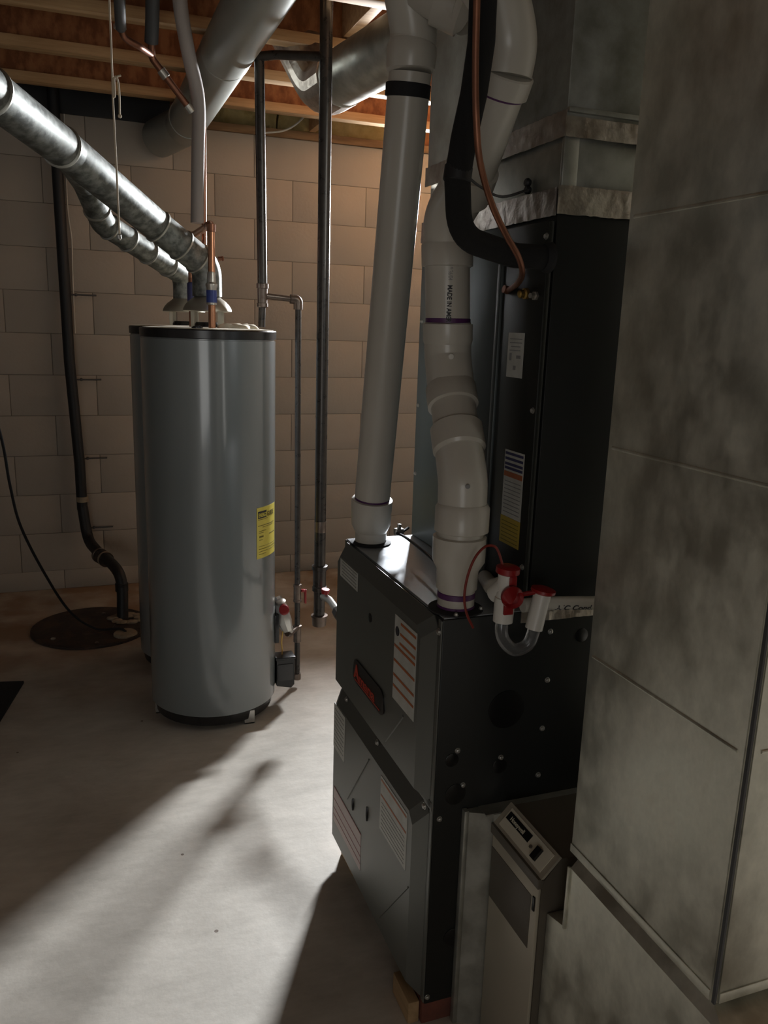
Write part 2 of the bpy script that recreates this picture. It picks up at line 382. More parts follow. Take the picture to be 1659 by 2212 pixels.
# ------------------------------------------------------------------ water heaters
def heater(cx, cy, label, front):
    t = thing('water_heater', (cx, cy, 0), label, 'water heater')
    R_ = 0.225; zt = 1.379
    b = B(); lathe(b, (cx, cy, 0), [(0.058, R_ - 0.012), (0.06, R_), (zt - 0.034, R_), (zt - 0.033, R_ - 0.003), (zt - 0.030, R_ - 0.003)], 72); obj('jacket', b, 'tank_grey', t)
    b = B(); lathe(b, (cx, cy, 0), [(zt - 0.030, R_ - 0.004), (zt - 0.028, R_ + 0.002), (zt - 0.004, R_ + 0.003), (zt, R_), (zt, R_ - 0.004)], 72); obj('top_band', b, 'tank_black', t)
    b = B(); lathe(b, (cx, cy, 0), [(zt - 0.01, R_ - 0.006), (zt + 0.0015, R_ - 0.008), (zt + 0.004, R_ - 0.05), (zt + 0.006, 0.05)], 60); obj('top_cover', b, 'foam_white', t, 'off-white foamed top')
    b = B(); lathe(b, (cx, cy, 0), [(0.020, R_ - 0.020), (0.020, R_ - 0.014), (0.058, R_ - 0.010), (0.0585, R_ - 0.06)], 60); obj('base_ring', b, 'tank_black', t)
    for a in (20, 140, 260):
        x, y = cx + 0.197 * math.sin(math.radians(a + (131 if front else 100))), cy + 0.197 * math.cos(math.radians(a + (131 if front else 100)))
        b = B(); box(b, x - 0.018, x + 0.018, y - 0.018, y - 0.013, 0.0, 0.05); box(b, x - 0.018, x + 0.018, y - 0.018, y + 0.018, 0.0, 0.004); box(b, x - 0.018, x - 0.013, y - 0.013, y + 0.018, 0.004, 0.05)
        obj('foot', b, 'aluminium', t)
    # draft hood on three legs
    hx_, hy_ = cx - (0.004 if front else 0.018), cy
    b = B(); prof = [(0.057, 0.079), (0.059, 0.081), (0.066, 0.0795), (0.078, 0.073), (0.090, 0.062), (0.100, 0.048), (0.107, 0.040)]
    if len(prof): lathe(b, (hx_, hy_, zt), prof, 40)
    hd = obj('draft_hood', b, 'hood_metal', t)
    for a in (0, 90, 180, 270):
        x, y = hx_ + 0.062 * math.cos(math.radians(a + 30)), hy_ + 0.062 * math.sin(math.radians(a + 30))
        b = B(); box(b, x - 0.006, x + 0.006, y - 0.002, y + 0.002, zt, zt + 0.072); obj('hood_leg', b, 'hood_metal', hd)
    b = B(); lathe(b, (hx_, hy_, zt), [(0.002, 0.05), (0.012, 0.045), (0.022, 0.038)], 30); obj('flue_collar', b, 'tank_black', t)
    return t, hx_, hy_
t1, h1x, h1y = heater(0.423, 2.88, 'tall grey water heater in front with a yellow energy label', True)
t2, h2x, h2y = heater(0.418, 3.37, 'second grey water heater half hidden directly behind the first', False)
# foam lumps on the front heater's top
for (px_, py_, r_, s) in ((0.50, 2.80, 0.034, 1), (0.545, 2.84, 0.026, 2), (0.47, 2.79, 0.022, 3)):
    b = B(); bmesh.ops.create_icosphere(b, subdivisions=3, radius=1.0); rnd = random.Random(s)
    for v in b.verts:
        k = 1 + 0.18 * (rnd.random() - 0.5); v.co = Vector((px_ + v.co.x * r_ * 1.5 * k, py_ + v.co.y * r_ * k, 1.383 + v.co.z * 0.017 * k))
    obj('foam_lump', b, 'foam_white', t1, angle=80)
b = B(); lathe(b, (0.36, 2.70, 1.379), [(0, 0.018), (0.006, 0.018), (0.010, 0.012)], 16); obj('anode_cap', b, 'tank_black', t1)
# yellow energy label wrapped round the jacket
phi0 = math.atan2(-0.423, 2.88)
def on_tank(u, v, h, R_=0.225):
    a = phi0 + u / R_; return Vector((0.423 + (R_ + h) * math.sin(a), 2.88 - (R_ + h) * math.cos(a), v))
def wrap(name, u0, u1, v0, v1, h, mname, parent, label=None):
    b = B(); n = 14; th = 0.0005
    g = [[b.verts.new(on_tank(u0 + (u1 - u0) * i / n, v0 + (v1 - v0) * j, h + k * th)) for j in (0, 1) for k in (0, 1)] for i in range(n + 1)]
    for i in range(n):
        a, c = g[i], g[i + 1]
        b.faces.new((a[1], c[1], c[3], a[3])); b.faces.new((a[0], a[2], c[2], c[0])); b.faces.new((a[0], c[0], c[1], a[1])); b.faces.new((a[2], a[3], c[3], c[2]))
    b.faces.new((g[0][0], g[0][1], g[0][3], g[0][2])); b.faces.new((g[n][2], g[n][3], g[n][1], g[n][0]))
    return obj(name, b, mname, parent, label)
r_ = math.radians
U0, U1, V0, V1 = 0.225 * r_(41.5), 0.225 * r_(74), 0.610, 0.790
el = wrap('energy_label', U0, U1, V0, V1, 0.0006, 'label_yellow', t1, 'yellow energy label with black print')
wrap('title_band', U0 + 0.006, U0 + 0.052, V1 - 0.038, V1 - 0.013, 0.0013, 'ink', el)
lettering('lettering', 'ENERGY', 0.019, lambda u, v, h: on_tank(U0 + 0.008 + u * 0.62, V1 - 0.033 + v, 0.0022 + h), 'label_yellow', el, 0.0004)
lettering('lettering', 'GUIDE', 0.024, lambda u, v, h: on_tank(U0 + 0.055 + u * 0.72, V1 - 0.036 + v, 0.0022 + h), 'ink_olive', el, 0.0004)
for i, (a, c, z, hh) in enumerate([(0.006, 0.110, 0.725, .0022), (0.03, 0.10, 0.719, .0018), (0.01, 0.05, 0.706, .0015), (0.01, 0.035, 0.700, .0015), (0.012, 0.034, 0.684, .006), (0.07, 0.12, 0.688, .0028), (0.012, 0.03, 0.675, .0015), (0.01, 0.12, 0.652, .001), (0.01, 0.122, 0.642, .0018), (0.01, 0.12, 0.633, .0012), (0.01, 0.05, 0.624, .0015), (0.006, 0.06, 0.747, .0015)]):
    wrap('print_line', U0 + a, min(U0 + c, U1 - 0.004), z, z + hh, 0.0013, 'ink_olive', el)
# burner door control box and gas valve at the right side of the front heater
v = thing('gas_valve', (0.675, 2.83, 0.3), 'grey gas control valve with a red knob at the side of the front water heater', 'valve')
b = B(); tube(b, [(0.652, 2.86, 0.41), (0.664, 2.845, 0.375), (0.678, 2.835, 0.32), (0.690, 2.835, 0.285)], [0.019, 0.027, 0.029, 0.020], 8); obj('valve_body', b, 'aluminium', v)
b = B(); lathe(b, (0.672, 2.812, 0.372), [(0, 0.019), (0.018, 0.019), (0.021, 0.015)], 16, (-0.2, -0.8, 0.5)); obj('knob', b, 'red_plastic', v, 'red control knob')
b = B(); lathe(b, (0.664, 2.835, 0.392), [(0, 0.019), (0.012, 0.019), (0.016, 0.010)], 16, (-0.1, -0.3, 1)); obj('dial', b, 'screw_metal', v)
b = B(); lathe(b, (0.702, 2.862, 0.275), [(-0.022, 0.014), (-0.020, 0.020), (0.004, 0.020), (0.006, 0.014)], 8, (0.6, 0.5, -0.35)); obj('union', b, 'screw_metal', v)
b = B(); tube(b, smooth([(0.690, 2.836, 0.27), (0.706, 2.86, 0.258), (0.724, 2.90, 0.250), (0.757, 2.945, 0.248)], 5), 0.0105, 12); obj('nipple', b, 'iron_fitting', v)
b = B(); tube(b, smooth([(0.672, 2.83, 0.29), (0.668, 2.835, 0.24), (0.672, 2.84, 0.20), (0.669, 2.84, 0.165)], 5), 0.0028, 8); obj('pilot_tube', b, 'brass', v)
b = B(); box(b, 0.635, 0.652, 2.80, 2.85, 0.25, 0.36, 0.003); obj('bracket', b, 'tank_black', v)
v = thing('control_box', (0.675, 2.84, 0.07), 'small black plastic box hanging low on the side of the front heater', 'box')
b = B(); prism(b, [(0.645, 0.075), (0.700, 0.062), (0.712, 0.075), (0.712, 0.178), (0.645, 0.182)], 'y', 2.81, 2.865); obj('body', b, 'tank_black', v)
b = B(); box(b, 0.640, 0.716, 2.806, 2.869, 0.176, 0.188, 0.003); obj('lid', b, 'tank_black', v)
b = B(); box(b, 0.648, 0.706, 2.8065, 2.8095, 0.095, 0.160, 0.001); obj('face_plate', b, 'pipe_dark', v)

# ------------------------------------------------------------------ flue pipes
def flue(path, rad, seams, label, r0=None):
    t = thing('flue_pipe', path[0], label, 'pipe')
    pts = fillet(path, 0.07, 5)
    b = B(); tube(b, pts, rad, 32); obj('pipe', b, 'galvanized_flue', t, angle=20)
    for p, d in seams:
        d = Vector(d).normalized(); p = Vector(p)
        b = B(); lathe(b, p, [(-0.006, rad - 0.001), (-0.004, rad + 0.004), (0.002, rad + 0.005), (0.005, rad - 0.001)], 32, d); obj('seam', b, 'galvanized', t)
    return t
A0 = Vector((h1x, h1y, 1.485)); A1 = Vector((h1x, h1y, 1.585)); A2 = Vector((0.2444, 2.7800, 1.6962)); A3 = Vector((0.0055, 2.4000, 1.8150)); A4 = Vector((-0.1754, 2.0200, 1.8765)); A5 = Vector((-0.3331, 1.5500, 1.8838))
d1 = A2 - A1; d2 = A3 - A2
ft = flue([A0, A1, A2, A3, A4, A5], 0.0485, [(lerp(A1, A2, .18), d1), (lerp(A1, A2, .50), d1), (lerp(A1, A2, .93), d1), (lerp(A3, A4, .1), A4 - A3), (lerp(A3, A4, .85), A4 - A3)], 'long galvanized flue rising to the left from the front water heater')
screws([lerp(A1, A2, .3) + Vector((0, -0.045, .02)), lerp(A1, A2, .75) + Vector((0.0, -0.042, .025))], (0, -1, .3), ft, 0.003)
C0 = Vector((h2x, h2y, 1.485)); C1 = Vector((h2x, h2y, 1.575)); C2 = Vector((0.2574, 3.2000, 1.6399)); C3 = Vector((0.1011, 3.0500, 1.7143)); C4 = Vector((0.0497, 2.8800, 1.8133)); C5 = Vector((0.0053, 2.5500, 1.8287))
d1 = C2 - C1; d2 = C3 - C2
f2 = flue([C0, C1, C2, C3, C4, C5], 0.040, [(lerp(C1, C2, .45), d1), (C2, d1), (lerp(C2, C3, .45), d2), (lerp(C2, C3, .86), d2), (lerp(C3, C4, .35), C4 - C3)], 'thinner galvanized flue from the rear heater joining the long flue from behind')

# ------------------------------------------------------------------ water pipes above the heaters
t = thing('copper_supply_pipe', (0.413, 2.755, 1.38), 'copper riser with blue sleeve standing on the front heater top', 'pipe')
P0 = Vector((0.4152, 2.7550, 1.4104)); P1 = Vector((0.4167, 2.7550, 1.7043)); P2 = Vector((0.3865, 3.0200, 1.6856)); P3 = Vector((0.3869, 3.0200, 1.5502))
P0.z = 1.383
b = B(); tube(b, fillet([P0, P1, P2, P3], 0.02, 5), 0.0115, 16); obj('pipe', b, 'copper_bright', t)
for p, a in ((P1 + Vector((0, 0, -0.012)), (0, 0, 1)), (P1 + (P2 - P1) * .1, P2 - P1), (P2 + (P1 - P2) * .1, P2 - P1), (P2 + Vector((0, 0, -.014)), (0, 0, 1))):
    b = B(); lathe(b, p, [(-0.012, 0.0115), (-0.011, 0.0138), (0.011, 0.0138), (0.012, 0.0115)], 16, a); obj('fitting', b, 'copper', t)
b = B(); lathe(b, (P0.x, P0.y, 1.455), [(0, .012), (.002, .0165), (.052, .0165), (.060, .019), (.066, .019), (.072, .0135), (.100, .013), (.104, .0115)], 20); un = obj('union', b, 'solder', t, 'zinc-grey union above the blue sleeve')
b = B(); lathe(b, (P0.x, P0.y, 1.463), [(0, .0168), (.0005, .0172), (.0385, .0172), (.039, .0168)], 20); obj('sleeve', b, 'blue_label', un, 'blue printed sleeve')
b = B(); lathe(b, (P0.x + .022, P0.y, 1.600), [(0, .007), (.012, .007), (.014, .009), (.018, .006)], 12, (1, -.1, .1)); obj('bleeder_cap', b, 'copper', t)
t = thing('copper_return_pipe', (0.385, 3.02, 1.38), 'short copper riser with navy sleeve between the two flues', 'pipe')
b = B(); tube(b, [(P3.x, P3.y, 1.383), (P3.x, P3.y, P3.z)], 0.0115, 14); obj('pipe', b, 'copper', t)
b = B(); lathe(b, (P3.x, P3.y, 1.46), [(0, .013), (.002, .0165), (.07, .0165), (.075, .013)], 16); obj('sleeve', b, 'ink_navy', t, 'dark navy sleeve')
t = thing('insulated_water_pipe', (0.4077, 3.0000, 1.7035), 'grey insulated pipe dropping from the joists to the heater tops', 'pipe')
Q = [(0.4067, 3.0000, 1.7306), (0.4140, 3.0000, 1.9562), (0.4170, 3.0000, 2.1216), (0.3831, 2.9500, 2.2371), (0.3501, 2.8500, 2.3230), (0.3354, 2.7800, 2.3865)]
b = B(); tube(b, smooth(Q, 5), 0.0225, 18); obj('insulation', b, 'pipe_wrap', t)
Q = [(0.4282, 3.0000, 1.5202), (0.4302, 3.0000, 1.7352), (0.4332, 3.0000, 2.0016), (0.4296, 3.0000, 2.1443)]
b = B(); tube(b, Q, 0.0085, 12); obj('copper_pipe', b, 'copper', t)
t = thing('branch_pipe', (0.2675, 2.9000, 2.3649), 'black wrapped pipe ending in a slanting copper branch under the joists', 'pipe')
Q = [(0.2681, 2.8600, 2.4027), (0.2692, 2.9200, 2.3196), (0.2679, 2.9600, 2.2623)]
b = B(); tube(b, Q, 0.0215, 16); obj('insulation', b, 'pipe_dark', t)
Q = fillet([(0.2680, 2.9600, 2.2650), (0.2698, 2.9800, 2.2235), (0.3921, 3.0000, 2.0861)], 0.03, 5)
b = B(); tube(b, Q, 0.0115, 14); pp = obj('copper_pipe', b, 'copper', t)
for s in (0.25, 0.97):
    p = lerp(Q[-2], Q[-1], s); b = B(); lathe(b, p, [(-.014, .0115), (-.013, .0145), (.013, .0145), (.014, .0115)], 14, Q[-1] - Q[-2]); obj('fitting', b, 'solder', pp)
t = thing('hanging_pipe_stub', (0.1615, 2.7000, 2.2620), 'dark pipe stub with clamp under the joists beside the string', 'pipe')
b = B(); tube(b, smooth([(0.1511, 2.5500, 2.3031), (0.1602, 2.7000, 2.2618), (0.1657, 2.7800, 2.2382)], 4), 0.016, 14); obj('pipe', b, 'pipe_dark', t)
b = B(); tube(b, smooth([(0.1657, 2.7800, 2.2382), (0.1777, 2.8000, 2.2183), (0.2207, 2.8500, 2.2152), (0.2663, 2.9700, 2.2299)], 4), 0.0095, 12); obj('copper_pipe', b, 'copper', t)
b = B(); lathe(b, (0.1632, 2.7800, 2.2403), [(-.006, .0165), (-.005, .0185), (.005, .0185), (.006, .0165)], 14); obj('clamp', b, 'solder', t)

# pull string
t = thing('pull_string', (0.0988, 2.0000, 1.9842), 'beige knotted string hanging from the joists in front of the long flue', 'string')
zz = 2.38
Q = [(0.0973, 2.0000, 2.1062), (0.0979, 2.0000, 2.0544), (0.0982, 2.0000, 1.9215), (0.0977, 2.0000, 1.8624), (0.0994, 2.0000, 1.7371), (0.1005, 2.0000, 1.5881)]
b = B(); tube(b, smooth(Q, 6), 0.0021, 8); obj('cord', b, 'string', t)
Q = [(0.1156, 1.9980, 1.9114), (0.1068, 1.9960, 1.9071), (0.0991, 1.9960, 1.9007), (0.0988, 1.9960, 1.8707), (0.1016, 1.9960, 1.8702), (0.1020, 1.9960, 1.9047), (0.1085, 1.9960, 1.9019), (0.1111, 1.9960, 1.8722), (0.1106, 1.9960, 1.8336)]
b = B(); tube(b, smooth(Q, 5), 0.0020, 8); obj('knot', b, 'string', t)
b = B(); bmesh.ops.create_icosphere(b, subdivisions=2, radius=0.0042, matrix=Matrix.Translation((0.1105, 1.9960, 1.8299))); obj('tail_knot', b, 'string', t)
b = B(); lathe(b, (0.1002, 2.0000, 1.5812), [(-.006, .003), (-.004, .005), (.004, .005), (.007, .002)], 10, (.1, 0, -1)); obj('metal_tip', b, 'aluminium', t, 'shiny metal tip')

# ------------------------------------------------------------------ gas pipes
t = thing('gas_pipe', (0.612, 2.95, 1.4), 'black iron gas pipe left of the thick one, with side branch', 'gas pipe')
x = 0.618; ya = 2.95
b = B(); tube(b, [(0.618, ya, 1.39), (0.622, ya, 1.50)], 0.0125, 16); obj('pipe', b, 'black_iron', t)
b = B(); tube(b, [(0.622, ya, 1.50), (0.612, ya, 2.262)], 0.0168, 20); obj('pipe', b, 'black_iron', t)
b = B(); lathe(b, (0.6215, ya, 1.500), [(-.042, .0165), (-.040, .0195), (-.028, .0195), (-.027, .017), (.022, .018), (.023, .0215), (.038, .0215), (.040, .018)], 20); obj('tee', b, 'iron_fitting', t)
b = B(); tube(b, [(0.632, ya, 1.498), (0.735, ya, 1.490)], 0.0105, 16); obj('branch', b, 'iron_fitting', t)
b = B(); tube(b, fillet([(0.722, ya, 1.491), (0.751, ya, 1.490), (0.751, ya, 1.455)], 0.016, 6), [0.0165] * 8 + [0.0165] * (len(fillet([(0.722, ya, 1.491), (0.751, ya, 1.490), (0.751, ya, 1.455)], 0.016, 6)) - 8), 18); obj('elbow', b, 'iron_fitting', t)
b = B(); tube(b, [(0.751, ya, 1.46), (0.759, ya, 0.035)], 0.0108, 16); obj('drop_pipe', b, 'black_iron', t)
b = B(); lathe(b, (0.757, ya, 0.388), [(-.036, .0125), (-.035, .016), (-.028, .016), (-.026, .0145), (.024, .0145), (.026, .016), (.035, .016), (.036, .0125)], 16); sv = obj('shutoff_valve', b, 'iron_fitting', t)
b = B(); box(b, 0.772, 0.786, ya - .012, ya + .004, 0.392, 0.402, .002); box(b, 0.784, 0.791, ya - .012, ya + .004, 0.345, 0.402, .002); obj('lever', b, 'red_plastic', sv, 'small red lever')
b = B(); lathe(b, (0.758, ya, 0.225), [(-.040, .0125), (-.038, .015), (.022, .0145), (.024, .0175), (.030, .0175), (.032, .013)], 16); obj('tee', b, 'iron_fitting', t)
b = B(); lathe(b, (0.759, ya, 0.030), [(-.002, .013), (0, .0155), (.020, .0155), (.024, .014)], 8); obj('end_cap', b, 'iron_fitting', t)

t = thing('thick_gas_pipe', (0.787, 2.75, 0.33), 'thick black iron gas pipe nearest the furnace, with a capped end', 'gas pipe')
b = B(); tube(b, [(0.7885, 2.75, 0.36), (0.783, 2.75, 2.62)], 0.0205, 24); obj('pipe', b, 'black_iron', t)
b = B(); lathe(b, (0.788, 2.75, 0.52), [(-.062, .022), (-.060, .0265), (-.045, .0265), (-.043, .0235), (.018, .0240), (.020, .0290), (.034, .0290), (.036, .0215)], 24); obj('tee', b, 'black_iron', t)
b = B(); lathe(b, (0.789, 2.75, 0.352), [(-.028, .018), (-.026, .0255), (.006, .0265), (.007, .0305), (.013, .0305), (.014, .021)], 24); obj('end_cap', b, 'iron_fitting', t)
b = B(); lathe(b, (0.788, 2.75, 0.70), [(-.02, .0206), (-.018, .0210), (.018, .0210), (.02, .0206)], 24); obj('thread_band', b, 'iron_fitting', t)
b = B(); tube(b, [(0.606, 2.945, 2.262), (0.625, 2.93, 2.262), (0.66, 2.90, 2.262), (0.775, 2.765, 2.236)], 0.0145, 16); obj('cross_pipe', b, 'black_iron', t)
g0 = Vector((0.7937, 2.7200, 0.4465)); g1 = Vector((0.8004, 2.6600, 0.4518)); g2 = Vector((0.7935, 2.5200, 0.4509))
b = B(); tube(b, [g0, g1, g2, g2 + (g2 - g1) * .35], 0.0125, 14); obj('furnace_branch', b, 'aluminium', t, 'silvery branch toward the furnace')
b = B(); lathe(b, (0.7933, 2.6900, 0.4773), [(-.012, .008), (-.010, .014), (.004, .016), (.006, .014)], 16, (0.1, -.15, 1)); obj('valve_knob', b, 'red_plastic', t, 'red valve handle')
b = B(); lathe(b, g2, [(-.022, .016), (-.018, .022), (.022, .022), (.026, .016)], 8, g2 - g1); obj('union', b, 'black_iron', t)
b = B(); tube(b, [(g2.x, g2.y, g2.z), (g2.x + .05, 2.30, g2.z - .02), (0.86, 1.93, 0.50)], 0.0105, 12); obj('furnace_line', b, 'black_iron', t)

# ------------------------------------------------------------------ ducts under the joists
t = thing('round_supply_duct', (0.518, 2.9, 2.2), 'smooth grey round duct running under the joists to the back wall', 'duct')
b = B(); tube(b, [(0.518, 0.6, 2.287), (0.518, 4.05, 2.287)], 0.0845, 40); obj('duct', b, 'duct_paint', t)
for y in (1.75, 3.05):
    b = B(); lathe(b, (0.518, y, 2.287), [(-.008, .0840), (-.004, .0860), (.004, .0860), (.008, .0840)], 40, (0, 1, 0)); obj('seam', b, 'duct_paint', t)
b = B(); tube(b, fillet([(0.518, 4.03, 2.287), (0.518, 4.19, 2.287), (0.42, 4.40, 2.26)], 0.1, 8), 0.088, 32); obj('end_boot', b, 'duct_paint', t)
t = thing('branch_duct', (0.9, 2.9, 2.2), 'round galvanized duct with foil elbow under the joists behind the white vent', 'duct')
D0 = Vector((1.06, 1.92, 2.245)); D1 = Vector((0.905, 3.02, 2.245))
b = B(); tube(b, [D0, D1], 0.093, 36); obj('duct', b, 'galvanized', t, angle=20)
b = B(); tube(b, fillet([D1 - Vector((-.005, .04, 0)), D1 + Vector((-.01, .13, 0)), Vector((0.80, 3.30, 2.50))], 0.12, 5), 0.098, 20); obj('elbow', b, 'foil', t, 'crinkled foil-wrapped elbow', angle=12)
for s, nm in ((0, 'electrical_cable'), (1, 'electrical_cable')):
    Q = [(0.8158, 4.3800, 2.4387), (0.9389, 4.3600, 2.4312), (1.0282, 4.3400, 2.4219), (1.1351, 4.3400, 2.4315)] if s == 0 else [(1.1595, 4.3600, 2.4556), (1.0927, 4.3600, 2.3878), (1.0214, 4.3600, 2.3478), (0.9080, 4.3800, 2.3292)]
    b = B(); tube(b, smooth(Q, 6), 0.0045, 8); tag(obj(nm, b, 'cable_white'), 'pale cable sagging along the sill above the wall' if s == 0 else 'thin pale cable drooping lowest over the top of the wall', 'cable', 'cables along the sill')

# ------------------------------------------------------------------ sump pit
t = thing('sump_pit', (0.0, 3.82, 0.0), 'sump pit in the floor at left under a dark rusty round lid', 'sump')
b = B(); lathe(b, (0.005, 3.82, 0.0), [(0.0, 0.265), (0.010, 0.265), (0.013, 0.255), (0.008, 0.245), (0.008, 0.10), (0.011, 0.098), (0.011, 0.02)], 48); obj('cover', b, 'lid_brown', t)
for i, (x, y, r) in enumerate(((-0.16, 3.70, 0.009), (0.02, 3.60, 0.007), (0.06, 3.98, 0.008))):
    b = B(); lathe(b, (x, y, 0.008), [(0, r * 1.2), (0.005, r * 1.2), (0.007, r * .6)], 8); obj('bolt', b, 'solder' if i == 0 else 'iron_fitting', t)
b = B(); lathe(b, (0.145, 3.672, 0.0), [(0, 0.052), (0.016, 0.052), (0.022, 0.046), (0.024, 0.012)], 28); obj('access_plug', b, 'old_cement', t, 'pale round plug where the cord enters')
t = thing('concrete_rubble', (0.19, 3.87, 0.0), 'crumbled cement collar around the foot of the black sump pipe', 'rubble')
rnd = random.Random(11)
for i in range(9):
    a = i / 9 * 6.28; x = 0.165 + 0.06 * math.cos(a) + rnd.uniform(-.01, .01); y = 3.87 + 0.05 * math.sin(a)
    b = B(); bmesh.ops.create_icosphere(b, subdivisions=2, radius=1.0); k = rnd.uniform(.016, .032)
    for v in b.verts: q = 1 + rnd.uniform(-.2, .2); v.co = Vector((x + v.co.x * k * q * 1.3, y + v.co.y * k * q, 0.012 + v.co.z * k * .45 * q))
    obj('lump', b, 'old_cement', t, angle=70)
t = thing('sump_discharge_pipe', (0.143, 3.887, 0.0), 'black discharge pipe climbing the block wall from the sump pit', 'pipe')
S = [(0.143, 3.887, 0.01), (0.1468, 3.9200, 0.1698), (0.1205, 3.9800, 0.2392), (0.0430, 4.2200, 0.2648), (0.0069, 4.3600, 0.2987), (-0.0126, 4.3950, 0.4510)]
b = B(); tube(b, smooth(S, 6), 0.0265, 18); obj('lower_pipe', b, 'black_plastic', t)
S = [(-0.0132, 4.3950, 0.4388), (-0.0151, 4.3950, 0.6803), (-0.0257, 4.3950, 0.9157), (-0.0381, 4.3950, 1.1900), (-0.0414, 4.3950, 1.5432), (-0.0462, 4.3950, 2.0069), (-0.0474, 4.3950, 2.2897), (-0.0508, 4.3950, 2.4469)]
b = B(); tube(b, S, 0.0265, 18); obj('upper_pipe', b, 'black_plastic', t)
b = B(); lathe(b, (-0.0107, 4.3950, 0.4924), [(-.014, .0272), (-.013, .0295), (.013, .0295), (.014, .0272)], 20, (0, 0, 1)); obj('coupling_ring', b, 'old_cement', t, 'pale ring joint')
c0 = Vector((0.0707, 4.1400, 0.2465)); c1 = Vector((0.1064, 4.0500, 0.2410))
b = B(); lathe(b, c0, [(-.05, .028), (-.048, .037), (.048, .037), (.05, .028)], 20, c1 - c0); ck = obj('check_valve', b, 'lid_brown', t)
for q in (-.036, .030):
    b = B(); lathe(b, c0 + (c1 - c0).normalized() * q, [(-.007, .0368), (-.006, .0385), (.006, .0385), (.007, .0368)], 20, c1 - c0); obj('hose_clamp', b, 'old_cement' if q > 0 else 'iron_fitting', ck)
b = B(); lathe(b, (0.1462, 3.9200, 0.1560), [(-.02, .0268), (-.018, .0305), (.018, .0305), (.02, .0268)], 18); obj('coupling', b, 'black_plastic', t)
for i, (px_, z_) in enumerate((((-0.0223, 4.4300, 1.5102), 0), ((-0.0169, 4.4300, 1.0973), 0), ((-0.0053, 4.4300, 0.6958), 0), ((0.0092, 4.4300, 0.3283), 0))):
    p = Vector(px_); b = B(); tube(b, [p + Vector((-.03, 0.0, 0)), p + Vector((.125, 0.012, 0.0))], 0.004, 8)
    lathe(b, p + Vector((.03, .01, 0)), [(-.003, .008), (.003, .008), (.012, .004)], 8, (0, -1, 0))
    tag(obj('pipe_hook', b, 'pipe_dark'), ('topmost', 'second highest', 'third highest', 'lowest')[i] + ' thin dark iron hook holding the sump pipe to the wall', 'hook', 'pipe hooks on the block wall')
b = B(); tube(b, smooth([(-0.0039, 4.4400, 2.5224), (-0.0030, 4.4450, 2.4248), (-0.0083, 4.4480, 2.1621), (-0.0106, 4.4480, 1.9123), (0.0008, 4.4480, 1.7641), (-0.0035, 4.4480, 1.5905), (-0.0059, 4.4480, 1.3240)], 5), 0.0035, 8)
tag(obj('wall_cable', b, 'cable_white'), 'thin pale cable running down the wall beside the black sump pipe', 'cable')
b = B(); tube(b, smooth([(-0.3513, 3.3000, 1.2714), (-0.2888, 3.4000, 0.9674), (-0.2705, 3.4500, 0.7518), (-0.2445, 3.5000, 0.5705), (-0.1677, 3.6000, 0.3301), (-0.0834, 3.7200, 0.1214), (0.02, 3.76, 0.018), (0.12, 3.70, 0.030), (0.147, 3.668, 0.024)], 8), 0.0055, 10)
tag(obj('power_cord', b, 'black_rubber'), 'black cord looping down from the left to the sump pit lid', 'cord')
b = B(); prism(b, [(-0.257, 3.27), (-0.318, 2.95), (-0.80, 3.04), (-0.75, 3.37)], 'z', 0.0, 0.010)
tag(obj('floor_mat', b, 'black_rubber'), 'black rubber mat lying on the floor at the left picture edge', 'mat')

# ------------------------------------------------------------------ furnace
FX, FY0, FY1, FZ0, FZ1, FXB = 0.604, 1.287, 1.885, 0.052, 0.888, 1.33
t = thing('furnace', (0.95, 1.58, 0.0), 'black gas furnace cabinet with grey doors and a dark logo plate', 'furnace')
b = B(); box(b, FX, FXB, FY0, FY1, FZ0, FZ1 - .002, 0.003); cab = obj('cabinet', b, 'cabinet_dark', t)
b = B(); box(b, FX + .004, FXB - .004, FY0 + .004, FY1 - .004, FZ1 - .003, FZ1, 0.001); obj('top_panel', b, 'cabinet_top', t, 'bare metal top panel')
def door(z0, z1, yl, yr, bv_top, bv_side, nm, lab, bot=0.012):
    b = B(); xo, xi = FX - 0.002, FX - 0.022
    outer = [(yl, z0), (yr, z0), (yr, z1 - .02), (yr - .02, z1), (yl + .02, z1), (yl, z1 - .02)]
    inner = [(yl + bv_side, z0 + bot), (yr - bv_side * .3, z0 + bot), (yr - bv_side * .3, z1 - bv_top - .02), (yr - bv_side * .3 - .02, z1 - bv_top), (yl + bv_side + .02, z1 - bv_top), (yl + bv_side, z1 - bv_top - .02)]
    vo = [b.verts.new((xo, *p)) for p in outer]; vi = [b.verts.new((xi, *p)) for p in inner]; vb = [b.verts.new((FX + .0, *p)) for p in outer]
    b.faces.new(vi); b.faces.new(vb[::-1]); n = 6
    for i in range(n):
        b.faces.new((vo[i], vo[(i + 1) % n], vi[(i + 1) % n], vi[i])); b.faces.new((vb[i], vb[(i + 1) % n], vo[(i + 1) % n], vo[i]))
    return obj(nm, b, 'cabinet_front', t, lab, angle=12)
du = door(0.508, 0.884, 1.303, 1.880, 0.030, 0.034, 'upper_door', 'upper grey door')
dl = door(0.060, 0.503, 1.303, 1.884, 0.044, 0.034, 'lower_door', 'lower grey door')
b = B(); box(b, FX - .003, FX, FY0, FY0 + .014, FZ0 + .005, FZ1 - .004, .001); box(b, FX - .004, FX, FY0 + .004, FY1 - .003, 0.495, 0.512, .001); obj('door_flange', b, 'cabinet_front', t)
